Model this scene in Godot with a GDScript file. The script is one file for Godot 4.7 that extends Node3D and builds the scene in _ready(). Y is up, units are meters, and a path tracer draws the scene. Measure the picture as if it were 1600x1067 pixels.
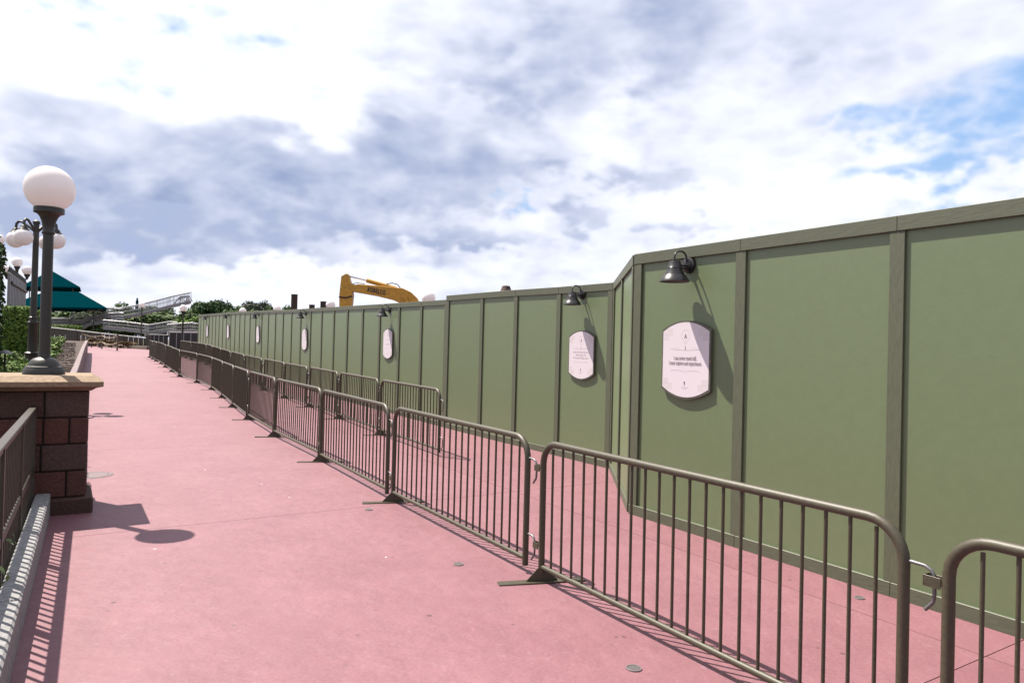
extends Node3D
# A pink concrete promenade beside a green construction hoarding, crowd barriers, globe lamps, far gangways and trees.
# World: the promenade runs along -Z, metres, the viewer stands at the origin.

const PROFILE_AT := [0.0, 10.0, 20.0, 23.0, 26.0, 30.0, 34.0, 38.0, 44.0, 52.0, 60.0, 75.0]
const PROFILE_Y := [0.0, 0.03, 0.09, 0.15, 0.225, 0.33, 0.45, 0.53, 0.60, 0.68, 0.73, 0.78]
var M := {}
var cache := {}
var used := {}
var rng := RandomNumberGenerator.new()

# ---------------------------------------------------------------- helpers
func gy(s: float) -> float:           # height of the paving at s metres along the promenade
	if s <= 0.0: return 0.0
	for i in range(1, PROFILE_AT.size()):
		if s < PROFILE_AT[i]:
			var t: float = (s - PROFILE_AT[i - 1]) / (PROFILE_AT[i] - PROFILE_AT[i - 1])
			return lerpf(PROFILE_Y[i - 1], PROFILE_Y[i], t)
	return 0.78

func gs(s: float) -> float:           # the same, smoothed
	return (gy(s - 1.2) + gy(s - 0.6) + gy(s) + gy(s + 0.6) + gy(s + 1.2)) / 5.0

func numbered(n: String) -> String:
	used[n] = used.get(n, 0) + 1
	return n if used[n] == 1 else "%s_%03d" % [n, used[n] - 1]

func thing(called: String, label: String, category: String, at := Vector3.ZERO, turn := 0.0, group := "") -> Node3D:
	var o := Node3D.new()
	o.name = numbered(called)
	add_child(o)
	o.position = at
	o.rotation.y = turn
	tag(o, label, category, group)
	return o

func tag(o: Node3D, label: String, category: String, group := "") -> void:
	o.set_meta("label", label)
	o.set_meta("category", category)
	if group: o.set_meta("group", group)

func copy(src: Node3D, label := "") -> Node3D:
	var c: Node3D = src.duplicate()
	var plain := String(src.name)
	if plain.length() > 4 and plain[plain.length() - 4] == "_" and plain.right(3).is_valid_int(): plain = plain.left(-4)
	c.name = numbered(plain)
	add_child(c)
	if label: c.set_meta("label", label)
	return c

func part(parent: Node, called: String, mesh: Mesh, mat: Material, at := Vector3.ZERO, basis := Basis()) -> MeshInstance3D:
	var o := MeshInstance3D.new()
	o.name = numbered(called) if parent == self else called
	o.mesh = mesh
	o.material_override = mat
	o.transform = Transform3D(basis, at)
	parent.add_child(o, true)
	return o

func structure(called: String, mesh: Mesh, mat: Material) -> MeshInstance3D:
	var o := part(self, called, mesh, mat)
	o.set_meta("kind", "structure")
	return o

func st() -> SurfaceTool:
	var s := SurfaceTool.new()
	s.begin(Mesh.PRIMITIVE_TRIANGLES)
	return s

func tri(s: SurfaceTool, a: Vector3, b: Vector3, c: Vector3, na: Vector3, nb: Vector3, nc: Vector3) -> void:
	if (c - a).cross(b - a).dot(na + nb + nc) < 0.0:
		var t := b; b = c; c = t
		t = nb; nb = nc; nc = t
	s.set_normal(na); s.add_vertex(a)
	s.set_normal(nb); s.add_vertex(b)
	s.set_normal(nc); s.add_vertex(c)

func quad(s: SurfaceTool, a: Vector3, b: Vector3, c: Vector3, d: Vector3, n: Vector3) -> void:
	tri(s, a, b, c, n, n, n)
	tri(s, a, c, d, n, n, n)

func quad_out(s: SurfaceTool, a: Vector3, b: Vector3, c: Vector3, d: Vector3, inside: Vector3) -> void:
	var n := (b - a).cross(c - a).normalized()
	if n.length() < 0.5: n = (c - a).cross(d - a).normalized()
	if n.dot((a + b + c + d) / 4.0 - inside) < 0.0: n = -n
	quad(s, a, b, c, d, n)

func add_box(s: SurfaceTool, c: Vector3, size: Vector3, bas := Basis(), bev := 0.003) -> void:
	var h := size / 2.0
	bev = minf(bev, minf(h.x, minf(h.y, h.z)) * 0.6)
	var ax := [bas.x, bas.y, bas.z]
	var pt := func(sg: Vector3, a: int) -> Vector3:
		var l := Vector3()
		for i in 3: l[i] = sg[i] * (h[i] if i == a else h[i] - bev)
		return c + ax[0] * l.x + ax[1] * l.y + ax[2] * l.z
	for a in 3:
		var b := (a + 1) % 3
		var d := (a + 2) % 3
		for s1 in [-1.0, 1.0]:
			var q := []
			for w in [[-1.0, -1.0], [1.0, -1.0], [1.0, 1.0], [-1.0, 1.0]]:
				var sg := Vector3()
				sg[a] = s1; sg[b] = w[0]; sg[d] = w[1]
				q.append(pt.call(sg, a))
			quad(s, q[0], q[1], q[2], q[3], ax[a] * s1)
			for s2 in [-1.0, 1.0]:
				var e := []
				for w2 in [-1.0, 1.0]:
					var sg2 := Vector3()
					sg2[a] = s1; sg2[b] = s2; sg2[d] = w2
					e.append(pt.call(sg2, a)); e.append(pt.call(sg2, b))
				quad(s, e[0], e[1], e[3], e[2], (ax[a] * s1 + ax[b] * s2).normalized())
	for sx in [-1.0, 1.0]:
		for sy in [-1.0, 1.0]:
			for sz in [-1.0, 1.0]:
				var g := Vector3(sx, sy, sz)
				var n: Vector3 = (ax[0] * sx + ax[1] * sy + ax[2] * sz).normalized()
				tri(s, pt.call(g, 0), pt.call(g, 1), pt.call(g, 2), n, n, n)

func box(size: Vector3, bev := 0.003) -> Mesh:
	var key := "box%s%s" % [size, bev]
	if not cache.has(key):
		var s := st()
		add_box(s, Vector3.ZERO, size, Basis(), bev)
		cache[key] = s.commit()
	return cache[key]

func add_tube(s: SurfaceTool, pts: Array, r: float, n := 10, caps := true, r2 := -1.0) -> void:
	if r2 < 0.0: r2 = r
	var prev := Vector3.ZERO
	var rings := []
	var dirs := []
	for i in pts.size():
		var d: Vector3
		if i == 0: d = pts[1] - pts[0]
		elif i == pts.size() - 1: d = pts[i] - pts[i - 1]
		else: d = (pts[i] - pts[i - 1]).normalized() + (pts[i + 1] - pts[i]).normalized()
		d = d.normalized()
		var u := prev
		if u == Vector3.ZERO or absf(u.dot(d)) > 0.95:
			u = Vector3.UP if absf(d.y) < 0.9 else Vector3.RIGHT
		u = (u - d * u.dot(d)).normalized()
		prev = u
		var v := d.cross(u)
		var rr := lerpf(r, r2, float(i) / (pts.size() - 1))
		var ring := []
		for k in n:
			var a := TAU * k / n
			var nn := u * cos(a) + v * sin(a)
			ring.append([pts[i] + nn * rr, nn])
		rings.append(ring)
		dirs.append(d)
	for i in pts.size() - 1:
		for k in n:
			var a1: Array = rings[i][k]; var b1: Array = rings[i][(k + 1) % n]
			var c1: Array = rings[i + 1][(k + 1) % n]; var d1: Array = rings[i + 1][k]
			tri(s, a1[0], b1[0], c1[0], a1[1], b1[1], c1[1])
			tri(s, a1[0], c1[0], d1[0], a1[1], c1[1], d1[1])
	if caps:
		for e in [0, pts.size() - 1]:
			var nn2: Vector3 = dirs[e] * (-1.0 if e == 0 else 1.0)
			for k in n:
				tri(s, pts[e], rings[e][k][0], rings[e][(k + 1) % n][0], nn2, nn2, nn2)

func tube(pts: Array, r: float, n := 10, r2 := -1.0) -> Mesh:
	var s := st()
	add_tube(s, pts, r, n, true, r2)
	return s.commit()

func add_lathe(s: SurfaceTool, prof: Array, seg := 24, at := Vector3.ZERO, bas := Basis()) -> void:
	var nrm := []
	for i in prof.size() - 1:
		var d: Vector2 = prof[i + 1] - prof[i]
		nrm.append(Vector2(d.y, -d.x).normalized())
	for i in prof.size() - 1:
		var n0: Vector2 = nrm[i]
		var n1: Vector2 = nrm[i]
		if i > 0 and nrm[i].dot(nrm[i - 1]) > 0.75: n0 = (nrm[i] + nrm[i - 1]).normalized()
		if i < nrm.size() - 1 and nrm[i].dot(nrm[i + 1]) > 0.75: n1 = (nrm[i] + nrm[i + 1]).normalized()
		for k in seg:
			var a := TAU * k / seg
			var b := TAU * (k + 1) / seg
			var da := Vector3(cos(a), 0, sin(a))
			var db := Vector3(cos(b), 0, sin(b))
			var up := Vector3.UP
			var p0: Vector3 = bas * (da * prof[i].x + up * prof[i].y) + at
			var p1: Vector3 = bas * (db * prof[i].x + up * prof[i].y) + at
			var p2: Vector3 = bas * (db * prof[i + 1].x + up * prof[i + 1].y) + at
			var p3: Vector3 = bas * (da * prof[i + 1].x + up * prof[i + 1].y) + at
			var m0: Vector3 = bas * (da * n0.x + up * n0.y)
			var m1: Vector3 = bas * (db * n0.x + up * n0.y)
			var m2: Vector3 = bas * (db * n1.x + up * n1.y)
			var m3: Vector3 = bas * (da * n1.x + up * n1.y)
			if prof[i].x > 0.0001: tri(s, p0, p1, p2, m0, m1, m2)
			if prof[i + 1].x > 0.0001: tri(s, p0, p2, p3, m0, m2, m3)

func lathe(prof: Array, seg := 24) -> Mesh:
	var s := st()
	add_lathe(s, prof, seg)
	return s.commit()

func ball(r: float, from := -PI / 2, seg := 32) -> Mesh:
	var prof := []
	for i in 21:
		var a := lerpf(from, PI / 2, i / 20.0)
		prof.append(Vector2(maxf(0.0, cos(a) * r), sin(a) * r))
	return lathe(prof, seg)

func add_plate(s: SurfaceTool, outline: PackedVector2Array, thick: float, xf: Transform3D) -> void:
	# a flat outline (local x, y) with thickness along local z, centred
	var idx := Geometry2D.triangulate_polygon(outline)
	var z := thick / 2.0
	for f in [-1.0, 1.0]:
		var n: Vector3 = xf.basis * Vector3(0, 0, f)
		for i in range(0, idx.size(), 3):
			var q := []
			for k in 3: q.append(xf * Vector3(outline[idx[i + k]].x, outline[idx[i + k]].y, z * f))
			tri(s, q[0], q[1], q[2], n, n, n)
	var ccw := not Geometry2D.is_polygon_clockwise(outline)
	for i in outline.size():
		var a := outline[i]
		var b := outline[(i + 1) % outline.size()]
		var e := (b - a).normalized()
		var n2 := Vector2(e.y, -e.x) if ccw else Vector2(-e.y, e.x)
		quad(s, xf * Vector3(a.x, a.y, -z), xf * Vector3(b.x, b.y, -z), xf * Vector3(b.x, b.y, z), xf * Vector3(a.x, a.y, z), xf.basis * Vector3(n2.x, n2.y, 0))

func plate(outline: PackedVector2Array, thick: float) -> Mesh:
	var s := st()
	add_plate(s, outline, thick, Transform3D())
	return s.commit()

func srgb(r: float, g: float, b: float) -> Color:
	return Color(r, g, b).linear_to_srgb()

func mat(called: String, r: float, g: float, b: float, rough := 0.8, metal := 0.0) -> StandardMaterial3D:
	var m := StandardMaterial3D.new()
	m.resource_name = called
	m.albedo_color = srgb(r, g, b)
	m.roughness = rough
	m.metallic = metal
	M[called] = m
	return m

func noise(sd: int, freq: float, oct := 4, kind := FastNoiseLite.TYPE_SIMPLEX_SMOOTH) -> FastNoiseLite:
	var n := FastNoiseLite.new()
	n.seed = sd
	n.noise_type = kind
	n.frequency = freq
	n.fractal_octaves = oct
	return n

func grain_texture(sd: int, freq: float, low: float, high: float, oct := 5, size := 512) -> NoiseTexture2D:
	var t := NoiseTexture2D.new()
	t.noise = noise(sd, freq, oct)
	t.width = size
	t.height = size
	t.seamless = true
	var g := Gradient.new()
	g.set_color(0, Color(low, low, low))
	g.set_color(1, Color(high, high, high))
	t.color_ramp = g
	return t

func bump_texture(sd: int, freq: float, strength: float, oct := 5) -> NoiseTexture2D:
	var t := NoiseTexture2D.new()
	t.noise = noise(sd, freq, oct)
	t.width = 512
	t.height = 512
	t.seamless = true
	t.as_normal_map = true
	t.bump_strength = strength
	return t

func wear(m: StandardMaterial3D, albedo: Texture2D, bump: Texture2D, scale: Vector3, amount := 0.5) -> void:
	m.albedo_texture = albedo
	m.uv1_triplanar = true
	m.uv1_world_triplanar = true
	m.uv1_scale = scale
	if bump:
		m.normal_enabled = true
		m.normal_texture = bump
		m.normal_scale = amount

# ---------------------------------------------------------------- main
func _ready() -> void:
	rng.seed = 7
	set_camera_and_light()
	make_materials()
	build_ground()
	build_hoarding()
	build_left_edge()
	build_planter()
	build_far()
	build_barriers()
	build_wall_lamps_and_signs()
	build_lamps()
	build_behind_wall()
	build_small()

func set_camera_and_light() -> void:
	var cam := Camera3D.new()
	cam.name = "camera"
	add_child(cam)
	cam.transform = Transform3D(Basis(Vector3(0.84484, 0.025686, 0.534402), Vector3(-0.027284, 0.999616, -0.004913), Vector3(-0.534323, -0.01043, 0.845216)).orthonormalized(), Vector3(0, 1.62, 0))
	cam.fov = 51.6
	cam.near = 0.05
	cam.far = 2500.0
	cam.current = true
	var env := Environment.new()
	env.background_mode = Environment.BG_SKY
	env.tonemap_mode = Environment.TONE_MAPPER_LINEAR
	env.tonemap_exposure = 2.4
	env.sdfgi_enabled = true
	env.ssao_enabled = true
	env.ssil_enabled = true
	var sky := Sky.new()
	sky.sky_material = cloudy_sky()
	env.sky = sky
	var we := WorldEnvironment.new()
	we.name = "world_environment"
	we.environment = env
	add_child(we)
	var sun := DirectionalLight3D.new()
	sun.name = "sun"
	sun.light_energy = 1.6
	sun.light_color = Color(1.0, 0.965, 0.91)
	sun.light_angular_distance = 0.5
	sun.shadow_enabled = true
	add_child(sun)
	sun.look_at_from_position(Vector3.ZERO, Vector3(0.30, -1.0, 0.50), Vector3.UP)

func cloudy_sky() -> PanoramaSkyMaterial:
	# broken cumulus under high cloud; banks are given as [azimuth, elevation, half width, half height, weight]
	var W := 3072
	var H := 1536
	var warp := noise(11, 1.1, 3)
	var low := noise(5, 1.0, 3)
	var mid := noise(23, 2.6, 4)
	var fine := noise(31, 5.5, 6)
	var puff := noise(47, 5.0, 4)
	var streak := noise(53, 1.6, 4)
	var thick := [[15.3, 11.6, 13.0, 3.6, 0.62], [24.2, 13.0, 5.5, 4.2, 0.5], [8.9, 13.7, 8.0, 3.2, 0.35], [-0.3, 8.6, 9.0, 2.6, 0.45], [5.6, 8.6, 8.0, 1.8, 0.3], [-1.9, 14.6, 7.0, 1.8, 0.35], [7.8, 6.3, 13.0, 1.0, 0.3], [28.5, 8.4, 8.0, 0.9, 0.3],
		[38.5, 10.6, 2.6, 1.5, 0.6], [43.8, 13.8, 3.6, 1.3, 0.4], [34.5, 14.2, 4.0, 1.2, 0.3], [46.3, 10.0, 2.4, 0.8, 0.4], [35.4, 22.5, 5.5, 6.5, 0.35], [42.6, 20.6, 4.5, 4.0, 0.22], [42.5, 24.6, 4.5, 3.5, 0.4], [55.3, 23.0, 12.0, 3.5, 0.25], [21.4, 21.9, 9.0, 4.0, 0.12], [27.6, 20.1, 6.0, 3.5, 0.15],
		[4.5, 18.7, 12.0, 4.5, -0.5], [13.3, 16.8, 5.5, 1.6, -0.5], [6.9, 21.2, 14.0, 4.0, -0.3], [39.1, 17.5, 2.6, 6.5, -0.45], [28.4, 18.5, 2.0, 1.5, -0.35], [17.0, 5.0, 10.0, 0.9, -0.4], [26.9, 10.1, 6.0, 0.9, -0.3], [49.7, 11.5, 6.0, 2.2, -0.4], [56.4, 12.5, 4.0, 1.8, -0.35], [61.4, 11.3, 4.5, 1.3, -0.5],
		[-140.0, 14.0, 16.0, 4.0, 0.6], [-60.0, 12.0, 14.0, 4.0, 0.5], [140.0, 16.0, 17.0, 4.5, 0.6], [105.0, 9.0, 10.0, 3.0, 0.4], [-100.0, 24.0, 12.0, 6.0, -0.4], [170.0, 30.0, 12.0, 7.0, -0.4]]
	var gaps := [[64.4, 17.0, 7.0, 2.6, 0.50], [67.4, 19.5, 3.5, 2.0, 0.40], [61.4, 12.8, 6.0, 1.0, 0.62], [67.2, 14.2, 6.0, 3.0, 0.55], [59.4, 9.8, 2.2, 1.0, 0.5], [50.2, 10.0, 2.6, 0.9, 0.5], [31.6, 11.9, 2.4, 0.9, 0.75], [58.1, 16.8, 6.0, 1.6, 0.35], [-0.3, 21.7, 4.0, 1.4, 0.5],
		[-150.0, 26.0, 10.0, 4.0, 0.7], [-80.0, 17.0, 8.0, 3.0, 0.6], [125.0, 24.0, 10.0, 4.0, 0.7], [165.0, 12.0, 8.0, 2.0, 0.6], [-30.0, 22.0, 7.0, 3.0, 0.5], [90.0, 38.0, 12.0, 6.0, 0.6], [-120.0, 48.0, 16.0, 7.0, 0.6]]
	var data := PackedFloat32Array()
	data.resize(W * H * 3)
	var sun_dir := Vector3(-0.30, 1.0, -0.50).normalized()
	for j in H:
		var el := (0.5 - (j + 0.5) / H) * PI
		var at := j * W * 3
		if el < -0.01:
			for i in W * 3: data[at + i] = [0.14, 0.125, 0.11][i % 3]
			continue
		var y := sin(el)
		var ce := cos(el)
		var eld := rad_to_deg(el)
		var sc := 1.0 / (maxf(y, 0.0) + 0.5)
		var flat := 1.0 / (maxf(y, 0.0) + 0.10)
		var horizon := exp(-pow(eld / 7.0, 2.0))
		var row_t := thick.filter(func(k): return absf(eld - k[1]) < k[3] * 2.2 + 3.0)
		var row_g := gaps.filter(func(k): return absf(eld - k[1]) < k[3] * 2.2 + 3.0)
		var near_t := []
		var near_g := []
		var step := 4 if eld > 38.0 else 1       # the high sky is out of sight and soft
		for i in W:
			if i % step != 0:
				for k in 3: data[at + k] = data[at + k - 3]
				at += 3
				continue
			var azd := wrapf((i + 0.5) / W * 360.0, -180.0, 180.0)
			if i % 48 == 0:
				near_t = row_t.filter(func(k): return absf(wrapf(azd + 2.8 - k[0], -180.0, 180.0)) < k[2] * 2.2 + 9.0)
				near_g = row_g.filter(func(k): return absf(wrapf(azd + 2.8 - k[0], -180.0, 180.0)) < k[2] * 2.2 + 9.0)
			var az := deg_to_rad(azd)
			var dx := sin(az) * ce
			var dz := -cos(az) * ce
			var yy := y * 1.3          # clouds are wider than tall
			var qx := dx * sc * 2.0
			var qz := dz * sc * 2.0
			var wv := warp.get_noise_3d(qx, yy, qz)
			var a := low.get_noise_3d(qx + wv * 0.3, yy * 2.0, qz - wv * 0.3)
			var b := mid.get_noise_3d(qx - wv * 0.2, yy * 3.0, qz + wv * 0.2)
			var c := fine.get_noise_3d(qx, yy * 2.5, qz)
			var lump := 0.45 - absf(fine.get_noise_3d(qx * 0.8 + 9.0, yy * 2.0, qz * 0.8)) * 1.6     # rounded heads
			var ex := azd + wv * 4.0 + b * 4.0 + c * 2.4
			var ey := eld + wv * 1.0 - b * 1.5 + c * 1.3 - lump * 0.9
			var bank := 0.0
			var thin := 0.0
			for k in near_t:
				var d: float = absf(wrapf(ex - k[0], -180.0, 180.0)) / k[2]
				var e: float = absf(ey - k[1]) / k[3]
				if d < 2.2 and e < 2.2:
					if k[4] > 0.0: bank += k[4] * exp(-d * d - e * e)
					else: thin += k[4] * exp(-d * d - e * e)
			bank = 0.85 * (1.0 - exp(-bank * 1.4))
			var dark := 0.42 * smoothstep(0.14, 0.42, bank) + 0.55 * bank + thin
			var gap := 0.0
			for k in near_g:
				var d2: float = absf(wrapf(ex - k[0], -180.0, 180.0)) / k[2]
				var e2: float = absf(ey - k[1]) / k[3]
				if d2 < 2.2 and e2 < 2.2: gap += k[4] * exp(-d2 * d2 - e2 * e2)
			var wisp := streak.get_noise_2d(dx * flat + wv * 0.4, dz * flat)
			# low cumulus: rounded bright heads above grey bases
			var p := 1.0 - absf(puff.get_noise_3d(dx * 0.9, y * 2.6, dz * 0.9)) * 2.6
			var cover := 0.92 + a * 0.45 + b * 0.30 + c * 0.22 + lump * 0.30 + wisp * 0.22 - gap * 1.0 + dark * 0.35 + horizon * (p - 0.45) * 0.35
			var alpha := smoothstep(-0.08, 0.60, cover)
			var shade := 0.33 + dark * 0.82 + a * 0.26 + b * 0.26 + c * 0.15 - lump * 0.16 + wisp * 0.08 - horizon * (p - 0.5) * 0.38
			shade = smoothstep(-0.10, 1.5, shade)
			var glow := pow(maxf(0.0, dx * sun_dir.x + y * sun_dir.y + dz * sun_dir.z), 5.0)
			var lit := 1.0 + 0.5 * glow
			# clear air, cloud heads and cloud bases
			var up := clampf(y * 2.4, 0.0, 1.0)
			var br := lerpf(0.225, 0.105, up); var bg := lerpf(0.30, 0.205, up); var bb := lerpf(0.40, 0.385, up)
			var cr := lerpf(0.435 * lit, 0.088, shade); var cg := lerpf(0.447 * lit, 0.124, shade); var cb := lerpf(0.495 * lit, 0.225, shade)
			data[at] = lerpf(br, cr, alpha)
			data[at + 1] = lerpf(bg, cg, alpha)
			data[at + 2] = lerpf(bb, cb, alpha)
			at += 3
	var im := Image.create_from_data(W, H, false, Image.FORMAT_RGBF, data.to_byte_array())
	var m := PanoramaSkyMaterial.new()
	m.panorama = ImageTexture.create_from_image(im)
	return m

func paving_texture(sd: int) -> ImageTexture:
	var n := 1024
	var a := noise(sd, 0.004, 3).get_seamless_image(n, n).get_data()
	var b := noise(sd + 1, 0.02, 4).get_seamless_image(n, n).get_data()
	var c := noise(sd + 2, 0.16, 3).get_seamless_image(n, n).get_data()
	var d := noise(sd + 3, 0.05, 4).get_seamless_image(n, n).get_data()
	var out := PackedByteArray()
	out.resize(n * n * 3)
	for i in n * n:
		var t := (a[i] - 128) * 0.07 + (b[i] - 128) * 0.06 + (c[i] - 128) * 0.11
		var scuff := maxf(0.0, d[i] - 186) * 0.5      # pale worn scuffs
		var stain := maxf(0.0, 48 - d[i]) * 0.45       # darker drips
		var g := 226.0 + t
		out[i * 3] = int(clampf(g + 4.0 + scuff * 0.4 - stain, 0, 255))
		out[i * 3 + 1] = int(clampf(g + scuff * 1.4 - stain * 1.1 + (a[i] - 128) * 0.03, 0, 255))
		out[i * 3 + 2] = int(clampf(g + scuff * 1.4 - stain * 1.0 + (a[i] - 128) * 0.02, 0, 255))
	var im := Image.create_from_data(n, n, false, Image.FORMAT_RGB8, out)
	var r := RandomNumberGenerator.new()
	r.seed = sd
	for k in 46:         # trodden gum and drips: small spots with an outline of their own
		var x := r.randi_range(8, n - 9)
		var y := r.randi_range(8, n - 9)
		var w := r.randf_range(1.5, 4.2)
		var tone := r.randf_range(0.72, 0.9) if r.randf() < 0.75 else 1.07
		for dx in range(-6, 7):
			for dy in range(-6, 7):
				if Vector2(dx, dy * r.randf_range(0.85, 1.2)).length() < w:
					var c2 := im.get_pixel(x + dx, y + dy)
					im.set_pixel(x + dx, y + dy, Color(c2.r * tone, c2.g * tone, c2.b * tone))
	for k in 9:          # faint drag marks
		var p := Vector2(r.randf() * n, r.randf() * n)
		var dir := Vector2.from_angle(r.randf() * TAU)
		for q in r.randi_range(60, 200):
			p += dir
			dir = dir.rotated(r.randf_range(-0.03, 0.03))
			var c3 := im.get_pixel(posmod(int(p.x), n), posmod(int(p.y), n))
			im.set_pixel(posmod(int(p.x), n), posmod(int(p.y), n), c3 * 0.93)
	return ImageTexture.create_from_image(im)

func make_materials() -> void:
	var pave := paving_texture(40)
	var pave_bump := bump_texture(44, 0.05, 3.0)
	var tones := [[0.193, 0.082, 0.101], [0.197, 0.086, 0.105], [0.188, 0.079, 0.098]]
	for k in 3:
		var m := mat("pink_concrete_%d" % k, tones[k][0], tones[k][1], tones[k][2], 0.62)
		wear(m, pave, pave_bump, Vector3(0.23, 0.23, 0.23), 0.2)
		m.uv1_offset = Vector3(0.31 * k, 0.0, 0.47 * k)
	var fine := grain_texture(3, 0.02, 0.82, 1.0)
	var panel := grain_texture(4, 0.02, 0.965, 1.0, 5)
	var grain := grain_texture(6, 0.03, 0.72, 1.0, 5)
	var board := grain_texture(7, 0.03, 0.90, 1.0, 5)
	var rough_bump := bump_texture(8, 0.03, 6.0)
	var panel_bump := bump_texture(12, 0.05, 3.0)
	var wood_bump := bump_texture(9, 0.04, 8.0)
	wear(mat("joint_bed", 0.11, 0.05, 0.058, 0.95), fine, null, Vector3.ONE)
	wear(mat("earth", 0.11, 0.09, 0.06, 1.0), grain, rough_bump, Vector3.ONE * 0.3)
	for k in 3:
		var g: StandardMaterial3D = mat("green_panel_%d" % k, [0.103, 0.107, 0.100][k], [0.136, 0.140, 0.132][k], [0.067, 0.070, 0.065][k], 0.42)
		g.metallic_specular = 0.6
		wear(g, panel, panel_bump, Vector3(0.8, 0.8, 0.8), 0.035)
		g.uv1_offset = Vector3(0.0, 0.37 * k, 0.2 * k)
	wear(mat("olive_board", 0.078, 0.086, 0.056, 0.55), board, wood_bump, Vector3(0.8, 3.0, 0.35), 0.09)
	wear(mat("olive_batten", 0.077, 0.086, 0.053, 0.55), board, wood_bump, Vector3(3.0, 0.35, 3.0), 0.05)
	wear(mat("plywood_back", 0.35, 0.25, 0.15, 0.85), grain, null, Vector3.ONE * 0.6)
	var tubem := mat("olive_paint", 0.053, 0.045, 0.027, 0.5)
	tubem.metallic_specular = 0.5
	wear(tubem, fine, rough_bump, Vector3.ONE * 3.0, 0.12)
	var zinc := mat("zinc_rod", 0.22, 0.21, 0.22, 0.45, 0.7)
	wear(zinc, grain, null, Vector3.ONE * 4.0)
	wear(mat("dark_bronze", 0.016, 0.014, 0.015, 0.34), fine, null, Vector3.ONE * 2.0)
	wear(mat("lamp_post", 0.020, 0.018, 0.014, 0.5), fine, rough_bump, Vector3.ONE * 2.0, 0.08)
	var globe := mat("opal_globe", 0.66, 0.635, 0.65, 0.25)
	globe.backlight_enabled = true
	globe.backlight = srgb(0.62, 0.58, 0.57)
	wear(mat("lamp_inside", 0.10, 0.095, 0.09, 0.5), fine, null, Vector3.ONE)
	for k in 4:
		var sm: StandardMaterial3D = mat("stone_%d" % k, [0.086, 0.070, 0.082, 0.098][k], [0.034, 0.033, 0.046, 0.036][k], [0.026, 0.027, 0.040, 0.027][k], 0.92)
		wear(sm, grain, rough_bump, Vector3.ONE * 1.7, 0.7)
		sm.uv1_offset = Vector3.ONE * 0.23 * k
	wear(mat("sandstone", 0.26, 0.178, 0.113, 0.85), grain, rough_bump, Vector3(1.2, 3.0, 1.2), 0.45)
	wear(mat("mortar", 0.03, 0.022, 0.02, 0.95), grain, null, Vector3.ONE)
	wear(mat("kerb_concrete", 0.25, 0.245, 0.25, 0.9), grain, rough_bump, Vector3.ONE * 1.5, 0.5)
	wear(mat("planter_concrete", 0.22, 0.17, 0.175, 0.9), grain, rough_bump, Vector3.ONE * 1.2, 0.4)
	wear(mat("brown_rail", 0.042, 0.034, 0.026, 0.42), fine, null, Vector3.ONE * 2.0)
	wear(mat("mulch", 0.062, 0.041, 0.034, 1.0), grain, rough_bump, Vector3.ONE * 2.5, 1.0)
	wear(mat("bark", 0.06, 0.045, 0.032, 0.95), grain, rough_bump, Vector3(2, 0.5, 2), 0.8)
	for l in [["leaf_hedge", 0.072, 0.125, 0.022], ["leaf_dark", 0.036, 0.066, 0.022], ["leaf_shrub", 0.12, 0.17, 0.06], ["leaf_tree", 0.050, 0.082, 0.026], ["leaf_grey", 0.055, 0.066, 0.048], ["leaf_dry", 0.13, 0.095, 0.05]]:
		var lm := mat(l[0], 1, 1, 1, 0.75)
		lm.metallic_specular = 0.3
		lm.albedo_color = Color.WHITE
		lm.vertex_color_use_as_albedo = true
		lm.backlight_enabled = true
		lm.backlight = srgb(l[1] * 0.5, l[2] * 0.6, l[3] * 0.4)
		lm.set_meta("tone", Vector3(l[1], l[2], l[3]))
	wear(mat("teal_canvas", 0.0006, 0.027, 0.036, 0.95), fine, null, Vector3.ONE * 0.6)
	M.teal_canvas.specular_mode = BaseMaterial3D.SPECULAR_DISABLED
	wear(mat("aluminium", 0.42, 0.42, 0.44, 0.35, 0.3), fine, null, Vector3.ONE * 1.0)
	wear(mat("aluminium_dull", 0.24, 0.24, 0.255, 0.6, 0.2), fine, null, Vector3.ONE * 0.7)
	wear(mat("black_screen", 0.018, 0.018, 0.02, 0.8), fine, null, Vector3.ONE)
	wear(mat("yellow_paint", 0.56, 0.28, 0.02, 0.5), grain, rough_bump, Vector3.ONE * 0.4, 0.1)
	mat("chrome", 0.6, 0.6, 0.62, 0.15, 1.0)
	wear(mat("rubber", 0.02, 0.02, 0.02, 0.8), fine, null, Vector3.ONE)
	mat("glass_dark", 0.03, 0.04, 0.045, 0.08)
	wear(mat("rust_steel", 0.045, 0.022, 0.016, 0.85), grain, rough_bump, Vector3.ONE, 0.6)
	wear(mat("rope", 0.33, 0.26, 0.17, 0.9), grain, null, Vector3.ONE * 3.0)
	wear(mat("grey_timber", 0.13, 0.10, 0.075, 0.9), grain, null, Vector3.ONE)
	wear(mat("grey_metal", 0.17, 0.165, 0.175, 0.5), fine, null, Vector3.ONE)
	wear(mat("dry_grass", 0.15, 0.115, 0.065, 1.0), grain, rough_bump, Vector3.ONE * 0.7, 1.0)
	wear(mat("lawn", 0.075, 0.105, 0.03, 1.0), grain, rough_bump, Vector3.ONE * 0.5, 0.8)
	mat("ink", 0.03, 0.022, 0.022, 0.7)
	mat("ink_soft", 0.17, 0.14, 0.145, 0.8)
	wear(mat("sign_edge", 0.086, 0.085, 0.066, 0.55), fine, null, Vector3.ONE)
	mat("white_chip", 0.55, 0.5, 0.5, 0.9)
	wear(mat("drain_metal", 0.16, 0.15, 0.15, 0.5, 0.5), grain, null, Vector3.ONE * 6.0)
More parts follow.
